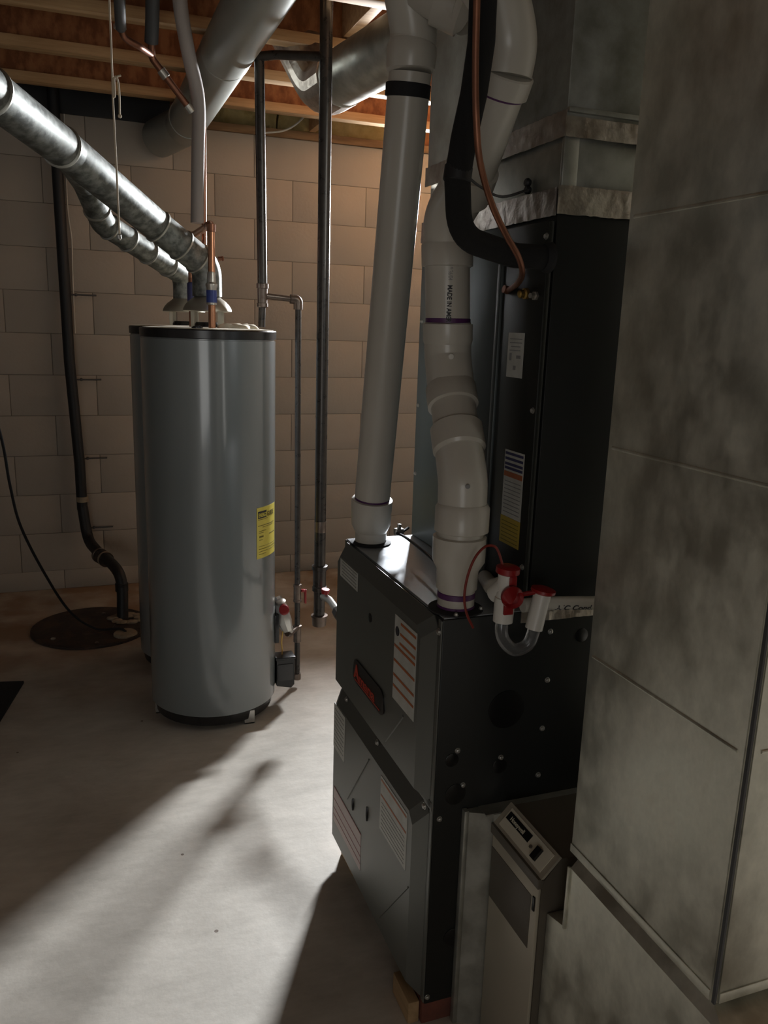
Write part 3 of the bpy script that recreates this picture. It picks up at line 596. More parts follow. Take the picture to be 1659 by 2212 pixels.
def panel_bar(p, q, wdt, parent, nm='crease', h=0.002, xs=FX - .022):
    p, q = Vector((xs, *p)), Vector((xs, *q)); d = (q - p).normalized(); s = Vector((0, -d.z, d.y)) * wdt / 2
    b = B(); vs = [b.verts.new(v) for v in (p - s, p + s, q + s, q - s)]; ws = [b.verts.new(v + Vector((-h, 0, 0)) - k * s * .5) for v, k in ((p - s, -1), (p + s, 1), (q + s, 1), (q - s, -1))]
    b.faces.new(vs); b.faces.new(ws[::-1])
    for i in range(4): b.faces.new((vs[i], vs[(i + 1) % 4], ws[(i + 1) % 4], ws[i]))
    return obj(nm, b, 'cabinet_front', parent)
panel_bar((1.405, 0.642), (1.500, 0.538), 0.006, du); panel_bar((1.60, 0.44), (1.75, 0.25), 0.004, dl); panel_bar((1.343, 0.293), (1.50, 0.10), 0.004, dl)
def sticker(y0, y1, z0, z1, mname, parent, x, nm='label', lab=None, th=0.0008):
    b = B(); box(b, x - th, x, y0, y1, z0, z1); return obj(nm, b, mname, parent, lab)
xs = FX - .022
def sliver(y0, y1, z0, z1, mname, parent, x, nm='stripe'): return sticker(y0, y1, z0, z1, mname, parent, x - .0008, nm, None, .0005)
lb = sticker(1.352, 1.468, 0.655, 0.838, 'label_white', du, xs, 'warning_label', 'tall white label with orange stripes')
for z, y1 in ((0.825, 1.435), (0.803, 1.437), (0.783, 1.438), (0.770, 1.466), (0.738, 1.466), (0.706, 1.466), (0.682, 1.466)): sliver(1.355, y1, z, z + .0055, 'stripe_orange', lb, xs)
b = B(); lathe(b, (xs - .0008, 1.452, 0.806), [(0, .010), (.0008, .010)], 20, (-1, 0, 0)); obj('emblem', b, 'ink', lb)
lb = sticker(1.712, 1.845, 0.806, 0.850, 'label_white', du, xs, 'rating_label', 'small pale label in the top corner')
for k in range(5): sliver(1.72, 1.83, 0.812 + .008 * k, 0.8135 + .008 * k, 'ink_grey', lb, xs, 'print_line')
b = B(); lathe(b, (xs + .006, 1.62, 0.775), [(0, .0105), (.007, .0105), (.0072, .007)], 20, (-1, 0, 0)); obj('sight_hole', b, 'logo_black', du)
# logo plate: black ellipse-ended plate, red script
b = B(); pts = []
for (cy_, cz_, a0) in ((1.695, 0.625, 0), (1.54, 0.625, 90), (1.535, 0.603, 180), (1.70, 0.603, 270)):
    for k in range(7):
        a = math.radians(a0 + 15 * k); pts.append((cy_ + 0.024 * math.cos(a), cz_ + 0.018 * math.sin(a)))
prism(b, pts, 'x', xs - .003, xs); lp = obj('logo_plate', b, 'logo_black', du, 'black plate with red lettering')
lettering('lettering', 'Amana', 0.046, lambda u, v, h: Vector((xs - .0035 - h, 1.712 - u * 1.12, 0.597 + v * .72 + (0.012 if u < .030 and v > .028 else 0))), 'logo_red', lp, 0.001)
for z in (0.598,): panel = sliver(1.535, 1.705, 0.5915, 0.5945, 'logo_red', lp, xs - .0026, 'underline')
lb = sticker(1.782, 1.874, 0.332, 0.455, 'label_white', dl, xs, 'side_label', 'pale grey label at the hinge side')
for k in range(9): sliver(1.79, 1.868, 0.345 + .012 * k, 0.3462 + .012 * k, 'ink_grey', lb, xs, 'print_line')
lb = sticker(1.640, 1.862, 0.122, 0.222, 'label_pink', dl, xs, 'wiring_label', 'wide pinkish label with red rules')
for z in (0.219, 0.186, 0.160, 0.140): sliver(1.640, 1.862, z, z + .0025, 'stripe_pink', lb, xs)
lb = sticker(1.362, 1.518, 0.317, 0.447, 'label_white', dl, xs, 'caution_label', 'large white label with two orange stripes')
for z in (0.436, 0.400): sliver(1.366, 1.515, z, z + .0045, 'stripe_orange', lb, xs)
for k in range(7): sliver(1.372, 1.508, 0.326 + .010 * k, 0.3268 + .010 * k, 'ink_grey', lb, xs, 'print_line')
for (y, z, l_) in ((1.705, 0.262, .03), (1.602, 0.300, .035)):
    b = B(); tube(b, smooth([(xs, y, z - l_ / 2), (xs - .002, y - .003, z), (xs, y, z + l_ / 2)], 4), .003, 8); obj('slot', b, 'logo_black', dl)
screws([(FX - .010, 1.308, 0.497), (FX - .012, 1.803, 0.494), (FX - .012, 1.575, 0.494), (FX - .004, 1.293, 0.862)], (-1, 0, 0), t, .0055)
screws([(0.833, FY0, 0.841), (0.835, FY0, 0.740), (0.832, FY0, 0.637), (0.831, FY0, 0.535), (0.743, FY0, 0.588), (0.648, FY0, 0.618), (0.663, FY0, 0.542), (0.617, FY0, 0.477), (0.610, FY0, 0.070)], (0, -1, 0), t, .0045)
def disc(c_, r, nrm, mname, parent, nm, h=.001, lab=None):
    b = B(); lathe(b, c_, [(-.0005, r), (h, r), (h + .0006, r * .93)], 36, nrm); return obj(nm, b, mname, parent, lab)
disc((0.748, FY0, 0.690), 0.039, (0, -1, 0), 'logo_black', cab, 'knockout', .002)
for x, z, r in ((0.637, 0.600, .014), (0.648, 0.525, .022), (0.742, 0.570, .016), (0.905, 0.826, .014), (0.66, 0.20, .02)): disc((x, FY0, z), r, (0, -1, 0), 'logo_black', cab, 'knockout', .0015)
for (x0, x1, y0, y1, m_, nm, lab) in ((0.575, 0.600, 1.30, 1.39, 'wood_block', 'wood_block', 'pale wooden block under the near front corner of the furnace'), (0.602, 0.80, 1.292, 1.385, 'brick_red', 'brick', 'red brick under the near side of the furnace'), (0.610, 0.66, 1.78, 1.88, 'wood_block', 'wood_block', 'wooden block under the far front corner of the furnace'), (1.12, 1.30, 1.30, 1.39, 'brick_red', 'brick', 'red brick under the rear near corner of the furnace'), (1.12, 1.30, 1.78, 1.87, 'brick_red', 'brick', 'red brick under the rear far corner of the furnace')):
    b = B(); box(b, x0, x1, y0, y1, 0, 0.0515, .003); tag(obj(nm, b, m_), lab, 'brick' if nm == 'brick' else 'block', 'blocks under the furnace')

# evaporator coil cabinet on the furnace
CX = 0.782
t = thing('coil_cabinet', (1.05, 1.58, FZ1), 'tall black coil cabinet standing on the furnace', 'cabinet')
b = B(); box(b, CX, FXB, FY0 + .002, FY1 - .004, FZ1, 1.645, .002); obj('cabinet', b, 'cabinet_dark', t)
b = B(); box(b, CX - .002, CX - .0004, 1.47, FY1 - .006, FZ1 + .004, 1.64, .0004); obj('side_panel', b, 'coil_lit', t, 'panel on the far half, its blue-grey window light put into the colour')
b = B(); box(b, CX - .014, CX - .0022, FY0 + .004, 1.445, FZ1 + .035, 1.592, .003); ap = obj('access_panel', b, 'coil_front', t, 'black access panel with labels')
b = B(); box(b, CX - .018, CX - .002, 1.445, 1.463, FZ1 + .03, 1.55, .003); obj('panel_flange', b, 'coil_lit', t)
xl = CX - .014
lb = sticker(1.348, 1.408, 1.320, 1.402, 'label_white', ap, xl, 'rating_label', 'small white rating label')
for k, (a, c_) in enumerate(((1.355, 1.40), (1.355, 1.40), (1.36, 1.395), (1.36, 1.40))): sliver(a, c_, 1.390 - .007 * k, 1.3915 - .007 * k, 'ink_grey', lb, xl, 'print_line')
for y, z, a, c_ in ((1.395, 1.358, .004, .014), (1.365, 1.358, .008, .006), (1.378, 1.338, .005, .008)): sliver(y - a, y + a, z - c_ / 2, z + c_ / 2, 'ink_grey', lb, xl, 'print_mark')
lb = sticker(1.318, 1.392, 1.054, 1.183, 'label_white', ap, xl, 'warning_label', 'long white warning label with navy and orange bands')
for z in (1.174, 1.164, 1.154, 1.146): sliver(1.321, 1.389, z, z + .005, 'ink_navy', lb, xl, 'band')
sliver(1.320, 1.390, 1.132, 1.142, 'stripe_orange', lb, xl, 'band')
for k in range(9): sliver(1.324, 1.386, 1.062 + .0075 * k, 1.0634 + .0075 * k, 'ink_grey', lb, xl, 'print_line')
lb = sticker(1.318, 1.394, 1.000, 1.0535, 'label_amber', ap, xl, 'caution_label', 'amber label below the white one')
for k in range(6): sliver(1.324, 1.388, 1.006 + .0075 * k, 1.0072 + .0075 * k, 'ink_olive', lb, xl, 'print_line')
screws([(xl, 1.296, 1.566), (xl, 1.300, 1.266), (xl, 1.298, 0.972)], (-1, 0, 0), ap, .0045)
screws([(CX - .002, FY1 - .02, 1.42), (CX - .002, FY1 - .018, 1.22), (CX - .002, FY1 - .018, 1.05)], (-1, 0, 0), t, .004)

# supply plenum with taped joints
t = thing('supply_plenum', (1.05, 1.58, 1.645), 'galvanized plenum rising from the coil cabinet to the ceiling', 'duct')
b = B(); box(b, CX + .010, FXB, FY0 + .010, FY1 - .01, 1.645, 1.735, .002); obj('adapter', b, 'galvanized', t, 'brighter galvanized collar between the tape bands')
b = B(); box(b, CX + .004, CX + .034, FY0 + .003, FY0 + .012, 1.645, 1.735, .002); obj('corner_angle', b, 'galvanized', t)
b = B(); box(b, CX + .004, FXB, FY0 + .002, FY1 - .002, 1.735, 2.61, .002); obj('upper_plenum', b, 'plenum_dark', t)
b = B(); box(b, CX + .004, FXB, FY0 - .006, FY0 + .004, 1.764, 1.772, .001); obj('drive_cleat', b, 'galvanized', t)
b = B(); wrinkle(b, (CX - .004, FY0 - .001, 1.603), (0.52, 0, 0), (0, 0, 0.046), 70, 5, .0019, .001, 21); obj('foil_tape', b, 'foil', t, 'crinkled foil tape at the coil cabinet joint', angle=28)
b = B(); wrinkle(b, (CX - .003, FY1, 1.600), (0, -0.595, 0), (0, 0, 0.046), 70, 5, .0019, .001, 22); obj('foil_tape', b, 'foil', t, angle=28)
b = B(); wrinkle(b, (CX + .002, FY0 - .001, 1.726), (0.52, 0, 0), (0, 0, 0.032), 70, 5, .0015, .001, 23); obj('foil_tape', b, 'foil', t, angle=28)
b = B(); wrinkle(b, (CX + .002, FY1, 1.726), (0, -0.60, 0), (0, 0, 0.042), 70, 5, .0015, .001, 24); obj('foil_tape', b, 'foil', t, angle=28)
for (y_, z_) in ((1.40, 1.655), (1.402, 1.668)):
    b = B(); lathe(b, (CX + .006, y_, z_), [(0, .006), (.006, .008), (.010, .006)], 12, (-1, 0, .2)); obj('plug', b, 'black_plastic', t)

# foil tape and drain pipe over the furnace to coil joint
b = B(); wrinkle(b, (0.765, FY0 - .001, 0.866), (0.50, 0, 0), (0, 0, 0.026), 50, 3, .002, .001, 31)
tag(obj('seam_tape', b, 'foil', angle=8), 'silver foil tape sealing the seam between furnace and coil cabinet', 'tape')

# ------------------------------------------------------------------ condensate drain
TY = 1.235
t = thing('condensate_trap', (0.6991, 1.2350, 0.9306), 'white plastic condensate trap with red caps and clear U-tube', 'trap')
def Yp(p): return Vector(p)
a_top = Yp((0.7014, 1.2350, 0.9893)); a_mid = Yp((0.6986, 1.2350, 0.9637)); a_bot = Yp((0.6980, 1.2350, 0.8937))
b = B(); tube(b, [a_top, lerp(a_top, a_bot, .52), lerp(a_top, a_bot, .53), a_bot], [.0165, .0165, .0185, .0180], 24); obj('tee', b, 'pvc_white', t)
b = B(); tube(b, fillet([lerp(a_top, a_bot, .25), Yp((0.7063, 1.3000, 0.9373)), Yp((0.7680, 1.4438, 0.9078))], .02, 5), .0150, 20); obj('inlet_pipe', b, 'pvc', t)
b = B(); tube(b, [Yp((0.7004, 1.2700, 0.9348)), lerp(a_top, a_bot, .30)], .0185, 20); obj('inlet_bell', b, 'pvc_white', t)
b = B(); lathe(b, a_top, [(-.006, .019), (-.004, .0215), (.006, .0215), (.008, .018), (.010, .012)], 24, (.05, -.05, 1)); cp = obj('red_cap', b, 'red_plastic', t, 'red cap on the tee')
a = Yp((0.7003, 1.2120, 0.9468))
b = B(); lathe(b, a, [(-.006, .019), (.003, .0205), (.007, .0195), (.0072, .013), (.004, .012)], 28, (-.25, -1, .15)); obj('red_plug', b, 'red_plastic', t, 'red round plug facing the room')
b = B(); box(b, a.x - .012, a.x + .006, TY - .021, TY - .015, a.z - .034, a.z - .010, .001); box(b, a.x - .004, a.x + .012, TY - .018, TY - .008, a.z + .01, a.z + .036, .003); obj('cap_strap', b, 'red_plastic', t)
r_top = Yp((0.7646, 1.2150, 0.9506)); r_bot = Yp((0.7512, 1.2150, 0.8815))
b = B(); tube(b, [r_top, r_bot], [.0160, .0160], 24); obj('riser', b, 'pvc_white', t)
b = B(); lathe(b, r_top, [(-.003, .018), (0, .0225), (.005, .0225), (.008, .014)], 24, (.15, -.05, 1)); obj('red_cap', b, 'red_plastic', t, 'red cap on the riser')
b = B(); tube(b, [r_top + Vector((-.012, 0, .001)), Yp((0.7282, 1.2250, 0.9453))], .0045, 8); obj('cap_strap', b, 'red_plastic', t)
U = smooth([a_bot + Vector((0, 0, .006)), Yp((0.6947, 1.2320, 0.8775)), Yp((0.7018, 1.2300, 0.8561)), Yp((0.7211, 1.2250, 0.8399)), Yp((0.7442, 1.2200, 0.8500)), Yp((0.7521, 1.2170, 0.8736)), r_bot + Vector((0.001, 0, .008))], 7)
b = B(); tube(b, U, .0118, 20); obj('clear_tube', b, 'vinyl', t, 'clear vinyl U-tube')
l0 = Yp((0.7923, 1.2450, 0.9162)); l1 = Yp((0.9041, 1.2450, 0.9071))
b = B(); tube(b, [l0 + Vector((-.05, 0, 0)), l0, l1 + (l1 - l0) * 2.2], .0128, 20); dp = obj('drain_pipe', b, 'pvc', t)
lettering('lettering', 'A/C Cond.', 0.017, lambda u, v, h: Vector((l0.x + .014 + u * 1.1, 1.245 - .0131 * math.cos((v - .012) / .0130) - h, l0.z + (l1.z - l0.z) * (.014 + u * 1.1) / (l1.x - l0.x) + .0131 * math.sin((v - .012) / .0130))), 'ink', dp, 0.0003)
b = B(); tube(b, smooth([(0.6494, 1.2550, 0.8789), (0.6322, 1.2500, 0.9097), (0.6258, 1.2500, 0.9408), (0.6299, 1.2500, 0.9791), (0.6424, 1.2500, 1.0123), (0.6612, 1.2500, 1.0315), (0.6796, 1.2500, 1.0311), (0.6870, 1.2450, 1.0192), (0.6933, 1.2400, 0.9971)], 6), .0024, 10)
tag(obj('red_wire', b, 'red_wire'), 'thin red wire arching from the trap cap down the furnace side', 'wire')

# ------------------------------------------------------------------ white PVC vents
def ring(c_, r, l, d, parent, mname='pvc', lip=.0025, nm='coupling', lab=None):
    b = B(); lathe(b, c_, [(-l / 2, r - .004), (-l / 2 + .001, r), (l / 2 - lip, r), (l / 2, r - lip), (l / 2 + .0005, r - .004)], 40, d); return obj(nm, b, mname, parent, lab)
t = thing('intake_vent_pipe', (0.65, 1.83, FZ1), 'long straight white vent pipe on the far corner of the furnace top', 'pipe')
V0 = Vector((0.6527, 1.8300, 0.9083)); V0.z = FZ1; V1 = Vector((0.6472, 1.6600, 1.8981)); dv = (V1 - Vector((0.6493, 1.8200, 0.9860))).normalized()
Vb = Vector((0.6493, 1.8200, 0.9860))
b = B(); lathe(b, V0, [(0, .050), (.003, .050), (.006, .043)], 40); obj('flange', b, 'black_rubber', t)
b = B(); tube(b, [V0 + Vector((0, 0, .002)), V0 + Vector((0, 0, .045)), Vb], [.0385, .0385, .0385], 36); obj('stub', b, 'pvc', t)
b = B(); tube(b, [V0 + Vector((0, 0, .028)), V0 + Vector((0, 0, .048)), Vb + Vector((0, 0, -.004)), Vb + dv * .014, Vb + dv * .016], [.0385, .048, .0495, .0495, .046], 40); obj('reducer', b, 'pvc', t)
b = B(); tube(b, [Vb, V1], .0425, 40); vp = obj('pipe', b, 'pvc', t)
ring(Vb + dv * .018, .0429, .006, dv, t, 'primer', .001, 'primer_ring', 'purple primer ring')
ring(Vector((0.6463, 1.6670, 1.8667)), .0455, .026, dv, t, 'black_rubber', .001, 'black_band', 'black rubber band')
V2 = Vector((0.6469, 1.6550, 1.9286)); V3 = Vector((0.6458, 1.6500, 1.9766)); V4 = Vector((0.6189, 1.6400, 2.0658))
b = B(); tube(b, [Vector((0.6482, 1.6600, 1.8982)), Vector((0.6479, 1.6600, 1.9049)), V2, Vector((0.6463, 1.6550, 1.9418)), Vector((0.6470, 1.6550, 1.9485))], [.0428, .0485, .0495, .0495, .046], 40); obj('coupling', b, 'pvc', t)
b = B(); tube(b, smooth([Vector((0.6471, 1.6550, 1.9469)), V3, V4], 8), .0455, 36); obj('elbow', b, 'pvc', t)

t = thing('exhaust_vent_pipe', (0.66, 1.34, FZ1), 'jointed white exhaust vent rising from the near corner of the furnace top', 'pipe')
E0 = Vector((0.6508, 1.3350, 0.8940)); E0.z = FZ1
b = B(); lathe(b, E0, [(0, .052), (.003, .052), (.006, .038)], 40); fr = obj('flange', b, 'black_rubber', t)
screws([E0 + Vector((.040, -.026, .004)), E0 + Vector((-.02, -.045, .004))], (0, 0, 1), fr, .0035)
def E(p): return Vector(p)
e1 = E((0.6516, 1.3350, 0.9472)); e2 = E((0.6527, 1.3350, 0.9789)); e3 = E((0.6521, 1.3350, 1.0238))
b = B(); tube(b, [E0 + Vector((0, 0, .003)), e1], .0350, 36); obj('stub', b, 'pvc', t)
ring(E0 + Vector((0, 0, .030)), .0358, .012, (0, 0, 1), t, 'primer', .001, 'primer_ring', 'purple primer ring'); ring(E0 + Vector((0, 0, .008)), .0356, .006, (0, 0, 1), t, 'primer', .001, 'primer_ring')
b = B(); tube(b, [E0 + Vector((0, 0, .042)), E0 + Vector((0, 0, .078)), E0 + Vector((0.001, 0, .096)), E0 + Vector((0.001, 0, .142)), E0 + Vector((0.001, 0, .144))], [.0385, .0395, .0495, .0500, .046], 44); obj('reducer', b, 'pvc', t)
p_a = E0 + Vector((0.001, 0, .14)); p_b = E((0.6546, 1.3350, 1.0635)); p_c = E((0.6539, 1.3380, 1.1328)); p_d = E((0.6581, 1.3750, 1.2002)); p_e = E((0.6692, 1.4400, 1.2846)); p_f = E((0.6714, 1.4700, 1.3531)); p_g = E((0.6609, 1.4700, 1.5327)); p_h = E((0.6525, 1.4600, 1.6053))
p_i = E((0.6714, 1.4200, 1.6616)); p_j = E((0.6649, 1.3500, 1.7287)); p_k = E((0.6677, 1.3100, 1.7882)); p_l = E((0.6690, 1.2900, 1.8550)); p_m = E((0.6434, 1.2800, 1.9078)); p_n = E((0.6025, 1.2800, 1.9463))
b = B(); tube(b, [p_a, p_b], .0435, 40); obj('pipe', b, 'pvc', t)
b = B(); tube(b, fillet([p_b + Vector((0, 0, -.018)), p_c, p_d], .05, 8), .0455, 40); obj('elbow', b, 'pvc', t)
b = B(); tube(b, [p_b + Vector((0, 0, -.024)), p_b + Vector((0, 0, -.022)), p_b + Vector((0, 0, .022)), p_b + Vector((0, 0, .030))], [.046, .0505, .0505, .0455], 40); obj('bell', b, 'pvc', t)
b = B(); lathe(b, p_c + Vector((-.012, -.044, .0)), [(0, .004), (.003, .0045), (.004, .003)], 12, (-.3, -1, 0)); obj('mold_dot', b, 'ink_grey', t)
dd = (p_e - p_d).normalized()
b = B(); tube(b, [p_d - dd * .022, p_d - dd * .016, p_d + dd * .030, p_d + dd * .032], [.0455, .0495, .0495, .043], 40); obj('bell', b, 'pvc', t)
b = B(); tube(b, [p_d, p_e], .0425, 40); obj('pipe', b, 'pvc', t)
b = B(); tube(b, [p_e - dd * .030, p_e - dd * .028, p_e + dd * .012, p_e + dd * .018], [.043, .0485, .0485, .045], 40); obj('bell', b, 'pvc', t)
b = B(); tube(b, fillet([p_e, p_f, lerp(p_f, p_g, .35)], .05, 8), .0450, 40); obj('elbow', b, 'pvc', t)
u1 = E((0.6698, 1.4700, 1.3838)); u2 = E((0.6682, 1.4700, 1.4141))
b = B(); tube(b, [u1 + Vector((0, 0, -.008)), u1, u2, u2 + Vector((0, 0, .002))], [.0455, .0480, .0480, .043], 40); obj('bell', b, 'pvc', t)
b = B(); lathe(b, E((0.6575, 1.4250, 1.3549)), [(0, .005), (.002, .006), (.004, .005), (.0042, .003)], 14, (-.2, -1, 0)); obj('mold_dot', b, 'pvc_white', t)
b = B(); tube(b, [u2, p_g], .0425, 40); pr_ = obj('printed_pipe', b, 'pvc', t)
ring(u2 + Vector((0, 0, .006)), .0432, .010, (0, 0, 1), t, 'primer', .001, 'primer_ring', 'purple primer ring')
pc = lerp(u2, p_g, .5); vdir = math.atan2(-.06, -1)
def on_vent(u, v, h):
    a = math.radians(-24) + v / .0428; return Vector((pc.x + (.0428 + h) * math.sin(a), pc.y - (.0428 + h) * math.cos(a), u))
lettering('lettering', '10/26/04', 0.0125, lambda u, v, h: on_vent(u2.z + .1060 - u * .62, v, h), 'ink_grey', pr_, 0.0)
lettering('lettering', 'MADE IN AMER', 0.0125, lambda u, v, h: on_vent(u2.z + .0700 - u * .78, v, h), 'ink', pr_, 0.0003)
q1 = E((0.6616, 1.4700, 1.5202)); q2 = E((0.6596, 1.4700, 1.5575))
b = B(); tube(b, [q1 + Vector((0, 0, -.002)), q1, q2, q2 + Vector((0, 0, .006))], [.043, .0485, .0485, .0450], 40); obj('bell', b, 'pvc', t)
b = B(); tube(b, fillet([q2, p_h, p_i], .08, 8), .0450, 40); obj('elbow', b, 'pvc', t)
de = (p_j - p_i).normalized()
b = B(); tube(b, [p_i - de * .03, p_i - de * .025, p_i + de * .03], [.045, .0485, .0485], 40); obj('bell', b, 'pvc', t)
b = B(); tube(b, [p_i, p_j, p_k], .0425, 40); obj('pipe', b, 'pvc', t)
b = B(); tube(b, [lerp(p_j, p_k, .97), lerp(p_j, p_k, .99), p_k + (p_k - p_j) * .40, p_k + (p_k - p_j) * .44], [.0435, .0485, .0485, .046], 40); obj('bell', b, 'pvc', t)
ring(lerp(p_j, p_k, .955), .0432, .006, p_k - p_j, t, 'primer', .001, 'primer_ring', 'purple primer ring')
b = B(); tube(b, smooth([p_k + (p_k - p_j) * .3, p_l, p_m, p_n], 8), .0455, 40); obj('elbow', b, 'pvc', t)
t = thing('vent_fitting', (0.7572, 1.7000, 2.0578), 'boxy white vent fitting under the joists between the two vent pipes', 'fitting')
b = B(); tube(b, [(0.6447, 1.6000, 2.0344), (0.6759, 1.5600, 2.0037), (0.7028, 1.5200, 1.9790)], .0455, 28); obj('pipe', b, 'pvc', t)
b = B(); tube(b, [(0.6639, 1.5700, 2.0120), (0.6659, 1.5700, 2.0115), (0.6997, 1.5300, 1.9847), (0.7017, 1.5300, 1.9842)], [.045, .052, .052, .045], 28); obj('coupling', b, 'pvc', t)

# ------------------------------------------------------------------ refrigerant lines
H = fillet([(0.7700, 1.2882, 1.5307), (0.7034, 1.2900, 1.5301), (0.5836, 1.2550, 1.5494), (0.5685, 1.2400, 1.6345), (0.5716, 1.2300, 1.6899), (0.5801, 1.2200, 1.7538), (0.5831, 1.2100, 1.8212), (0.5770, 1.2000, 1.9085)], [.05, .095, .05, .1, .1, .1], 8)
t = thing('insulated_refrigerant_hose', H[0], 'thick black foam-covered hose curving into the coil cabinet', 'hose')
b = B(); tube(b, H, .0205, 24); obj('foam_sleeve', b, 'black_foam', t)
b = B(); lathe(b, (0.5689, 1.2400, 1.6413), [(-.012, .0208), (-.010, .0222), (.010, .0222), (.012, .0208)], 24, (.1, 0, 1)); obj('tape_wrap', b, 'black_plastic', t)
b = B(); lathe(b, H[0], [(-.002, .026), (.004, .026), (.012, .022)], 24, (-1, 0, 0)); obj('grommet', b, 'black_rubber', t)
K = smooth([(0.5424, 1.1500, 1.8859), (0.5462, 1.1550, 1.8536), (0.5542, 1.1650, 1.7687), (0.5623, 1.1700, 1.7031), (0.5767, 1.1800, 1.6492), (0.6100, 1.2000, 1.5954), (0.6478, 1.2200, 1.5555), (0.6848, 1.2400, 1.5236), (0.7104, 1.2700, 1.5008), (0.7361, 1.3300, 1.4875), (0.7680, 1.4216, 1.4796)], 7)
t = thing('copper_liquid_line', K[-1], 'thin bare copper tube running down in front of the black hose', 'tube')
b = B(); tube(b, K, .0052, 14); obj('tube', b, 'copper', t)
b = B(); tube(b, [K[-1] + Vector((-.010, 0, .002)), K[-1]], .0075, 12); obj('ferrule', b, 'copper', t)
t = thing('service_valve', (0.7660, 1.3442, 1.4709), 'small brass service port on the coil access panel', 'valve')
a = Vector((0.7660, 1.3476, 1.4718))
b = B(); lathe(b, a, [(0, .010), (-.006 + .012, .010), (.008, .007), (.016, .007), (.018, .004)], 10, (-1, -.1, -.1)); obj('port', b, 'brass', t)
a = Vector((0.7660, 1.3144, 1.4670))
b = B(); lathe(b, a, [(0, .008), (.005, .008), (.006, .005), (.014, .005)], 6, (-1, -.2, 0)); obj('cap', b, 'solder', t)
b = B(); tube(b, smooth([(0.5936, 1.2600, 1.6430), (0.6256, 1.2700, 1.6297), (0.6695, 1.2800, 1.6203), (0.7700, 1.3763, 1.6521)], 6), .0022, 8)
tag(obj('thermostat_wire', b, 'pipe_dark'), 'thin dark wire from the black hose to the plenum plug', 'wire')
b = B(); tube(b, smooth([(0.7141, 1.7400, 0.9443), (0.6922, 1.7200, 0.9414), (0.6706, 1.7000, 0.9432), (0.6742, 1.6600, 0.9444), (0.6658, 1.5200, 0.9453), (0.6570, 1.4400, 0.9457)], 6), .0032, 8)
tag(obj('control_cable', b, 'black_plastic'), 'black cable lying across the furnace top behind the exhaust vent', 'cable')
a = Vector((0.6791, 1.7100, 0.9424))
b = B(); box(b, a.x - .012, a.x + .010, a.y - .008, a.y + .008, a.z - .006, a.z + .010, .003); box(b, a.x - .004, a.x + .004, a.y - .004, a.y + .004, a.z + .008, a.z + .020, .001)
tag(obj('wire_clip', b, 'screw_metal'), 'shiny little clip holding the cable at the far furnace edge', 'clip')

# ------------------------------------------------------------------ filter frame and air cleaner
t = thing('filter_frame', (0.9, 1.25, 0.0), 'galvanized sheet collar between furnace side and air cleaner', 'frame')
b = B(); prism(b, [(0.667, 1.2865), (0.672, 1.275), (0.700, 1.262), (0.718, 1.252), (0.76, 1.252), (1.28, 1.252), (1.28, 1.2865)], 'z', 0.0, 0.488); obj('sheet', b, 'galvanized', t)
b = B(); box(b, 0.664, 0.674, 1.272, 1.2865, 0.0, 0.492, .002); obj('flange', b, 'galvanized', t)
b = B(); box(b, 0.70, 1.28, 1.2535, 1.2865, 0.487, 0.4895); obj('top_flange', b, 'galvanized', t)
t = thing('air_cleaner', (0.95, 1.165, 0.0), 'beige electronic air cleaner with sloped control panel beside the furnace', 'air cleaner')
y0, y1 = 1.076, 1.250
b = B(); prism(b, [(0.722, 0.0), (0.722, 0.462), (0.757, 0.503), (1.28, 0.503), (1.28, 0.0)], 'y', y0, y1); obj('housing', b, 'brown_steel', t)
b = B(); box(b, 0.7145, 0.722, y0 + .002, y1 - .002, 0.006, 0.452, .002); cv = obj('cover', b, 'beige_steel', t, 'beige front cover')
b = B(); box(b, 0.7135, 0.7150, y0 + .020, y1 - .004, 0.315, 0.425, .0005); obj('cover_label', b, 'brown_steel', cv, 'darker sticker on the cover')
b = B(); box(b, 0.7115, 0.7148, y0 + .006, y0 + .013, 0.402, 0.430, .001); obj('latch', b, 'logo_black', cv)
# sloped panel: u along -y (left to right in front), v up the slope
s0 = Vector((0.7195, y1 + .002, 0.470)); sv_ = Vector((0.755, y1 + .002, 0.5075)) - s0; nrm = Vector((-sv_.z, 0, sv_.x)).normalized()
def on_slope(u, v, h): return s0 + Vector((0, -u, 0)) + sv_.normalized() * v + nrm * h
def slope_box(u0, u1, v0, v1, h0, h1, mname, parent, nm, lab=None):
    b = B(); vs = [b.verts.new(on_slope(u, v, h)) for h in (h0, h1) for (u, v) in ((u0, v0), (u1, v0), (u1, v1), (u0, v1))]
    b.faces.new(vs[:4][::-1]); b.faces.new(vs[4:])
    for i in range(4): b.faces.new((vs[i], vs[(i + 1) % 4], vs[4 + (i + 1) % 4], vs[4 + i]))
    return obj(nm, b, mname, parent, lab)
W_ = y1 - y0 + .004; Ls = sv_.length
b = B(); box(b, 0.712, 0.724, y0 - .002, y1 + .002, 0.452, 0.472, .001); obj('lip', b, 'brown_steel', t)
cp = slope_box(0, W_, 0, Ls, -.002, .003, 'beige_steel', t, 'control_panel', 'sloped control panel')
fp = slope_box(.014, W_ - .012, .006, Ls - .006, .003, .004, 'beige_panel', cp, 'face_plate')
np_ = slope_box(.018, .100, .024, .040, .004, .0048, 'logo_black', fp, 'name_plate', 'black plate with pale lettering')
lettering('lettering', 'Honeywell', 0.0115, lambda u, v, h: on_slope(.030 + u, .0275 + v, .005 + h), 'beige_panel', fp, .0002)
slope_box(.128, .142, .012, .036, .004, .010, 'logo_black', fp, 'switch', 'black rocker switch')
b = B(); lathe(b, on_slope(.113, .024, .004), [(0, .0035), (.003, .003)], 12, nrm); obj('indicator', b, 'brown_steel', fp)

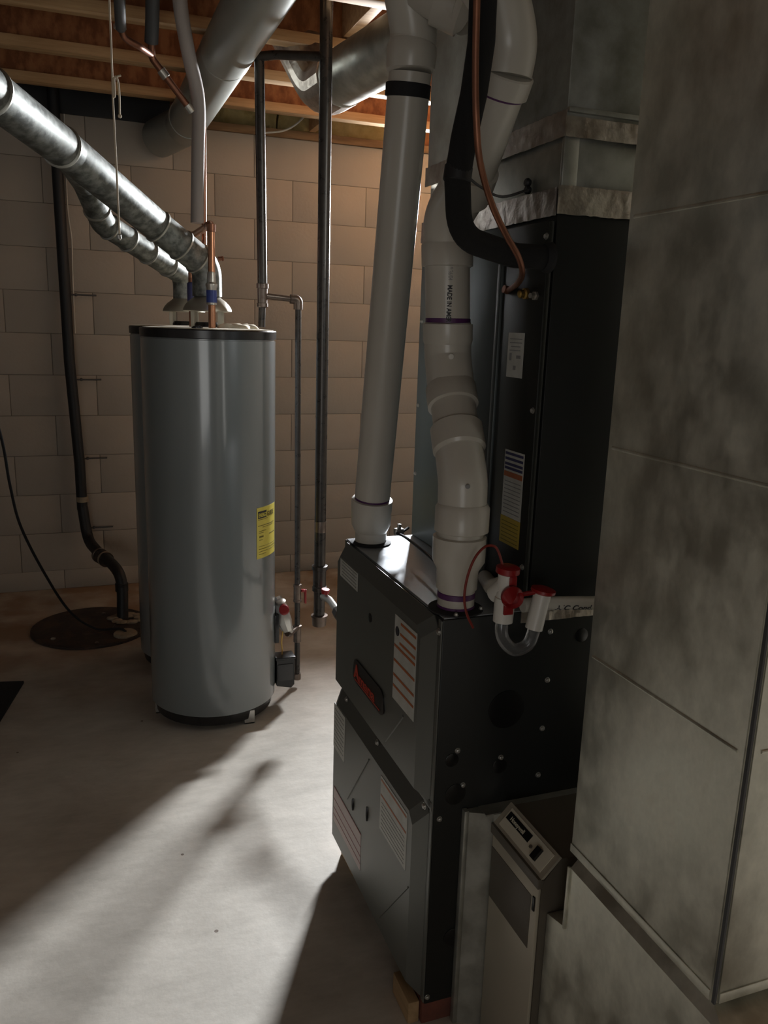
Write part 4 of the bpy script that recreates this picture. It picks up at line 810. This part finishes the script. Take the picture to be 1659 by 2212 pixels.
# ------------------------------------------------------------------ big return duct and its boot
DX, DY0, DY1 = 0.740, 0.690, 1.024
t = thing('return_duct', (1.0, 0.86, 0.556), 'huge vertical galvanized return duct at the right edge of the picture', 'duct')
b = B(); box(b, DX, 1.36, DY0, DY1, 0.556, 2.61, .0015); obj('duct', b, 'galvanized_duct', t)
b = B(); box(b, DX - .0022, DX - .0002, DY0 + .006, DY1, 0.5585, 2.60, .0006); fp = obj('side_sheet', b, 'galvanized_duct', t)
b = B(); box(b, DX + .005, 1.36, DY0 - .0022, DY0 - .0002, 0.5585, 2.60, .0006); f2 = obj('front_sheet', b, 'galvanized_duct', t)
b = B(); box(b, DX - .0005, DX + .003, DY0 - .0010, DY0 + .004, 0.556, 2.60); obj('corner_seam', b, 'pipe_dark', t)
for z in (1.566, 1.241, 0.911):
    b = B(); tube(b, [(DX - .0015, DY0 + .016, z), (DX - .0015, DY1 - .010, z)], .0028, 10); obj('rib', b, 'galvanized_duct', fp)
for z in (1.40, 0.917):
    b = B(); tube(b, [(DX + .016, DY0 - .0015, z), (1.35, DY0 - .0015, z)], .0028, 10); obj('rib', b, 'galvanized_duct', f2)
b = B(); box(b, DX - .0040, DX - .0022, DY0 + .006, DY1 + .001, 0.5585, 0.5735, .0006); obj('hem', b, 'galvanized_duct', fp)
b = B(); box(b, DX + .005, 1.36, DY0 - .0040, DY0 - .0022, 0.5585, 0.5735, .0006); obj('hem', b, 'galvanized_duct', f2)
t = thing('duct_boot', (1.0, 0.86, 0.0), 'wide galvanized boot on the floor carrying the big return duct', 'duct')
b = B(); box(b, DX + .014, 1.36, DY0 + .014, DY1 - .004, 0.520, 0.5560, .001); obj('collar', b, 'pipe_dark', t, 'recessed collar coloured dark for the shade in the gap')  # dark colour gives the shade of the gap under the duct
b = B(); prism(b, [(0.66, 0.0), (0.66, 0.530), (1.021, 0.530), (1.021, 0.413), (1.0745, 0.399), (1.0745, 0.0)], 'x', DX - .004, 1.36); obj('body', b, 'galvanized_duct', t)
b = B(); 
lo = [(DX - .004, 0.66), (1.36, 0.66), (1.36, DY1 - .006), (DX - .004, DY1 - .006)]; hi = [(DX + .010, 0.70), (1.36, 0.70), (1.36, DY1 - .006), (DX + .010, DY1 - .006)]
vl = [b.verts.new((*p, 0.530)) for p in lo]; vh = [b.verts.new((*p, 0.5455)) for p in hi]; b.faces.new(vl[::-1]); b.faces.new(vh)
for i in range(4): b.faces.new((vl[i], vl[(i + 1) % 4], vh[(i + 1) % 4], vh[i]))
obj('sloped_shoulder', b, 'galvanized_duct', t)
b = B(); box(b, DX - .008, DX - .0038, 1.017, 1.022, 0.412, 0.532, .0008); obj('end_flange', b, 'galvanized_duct', t)
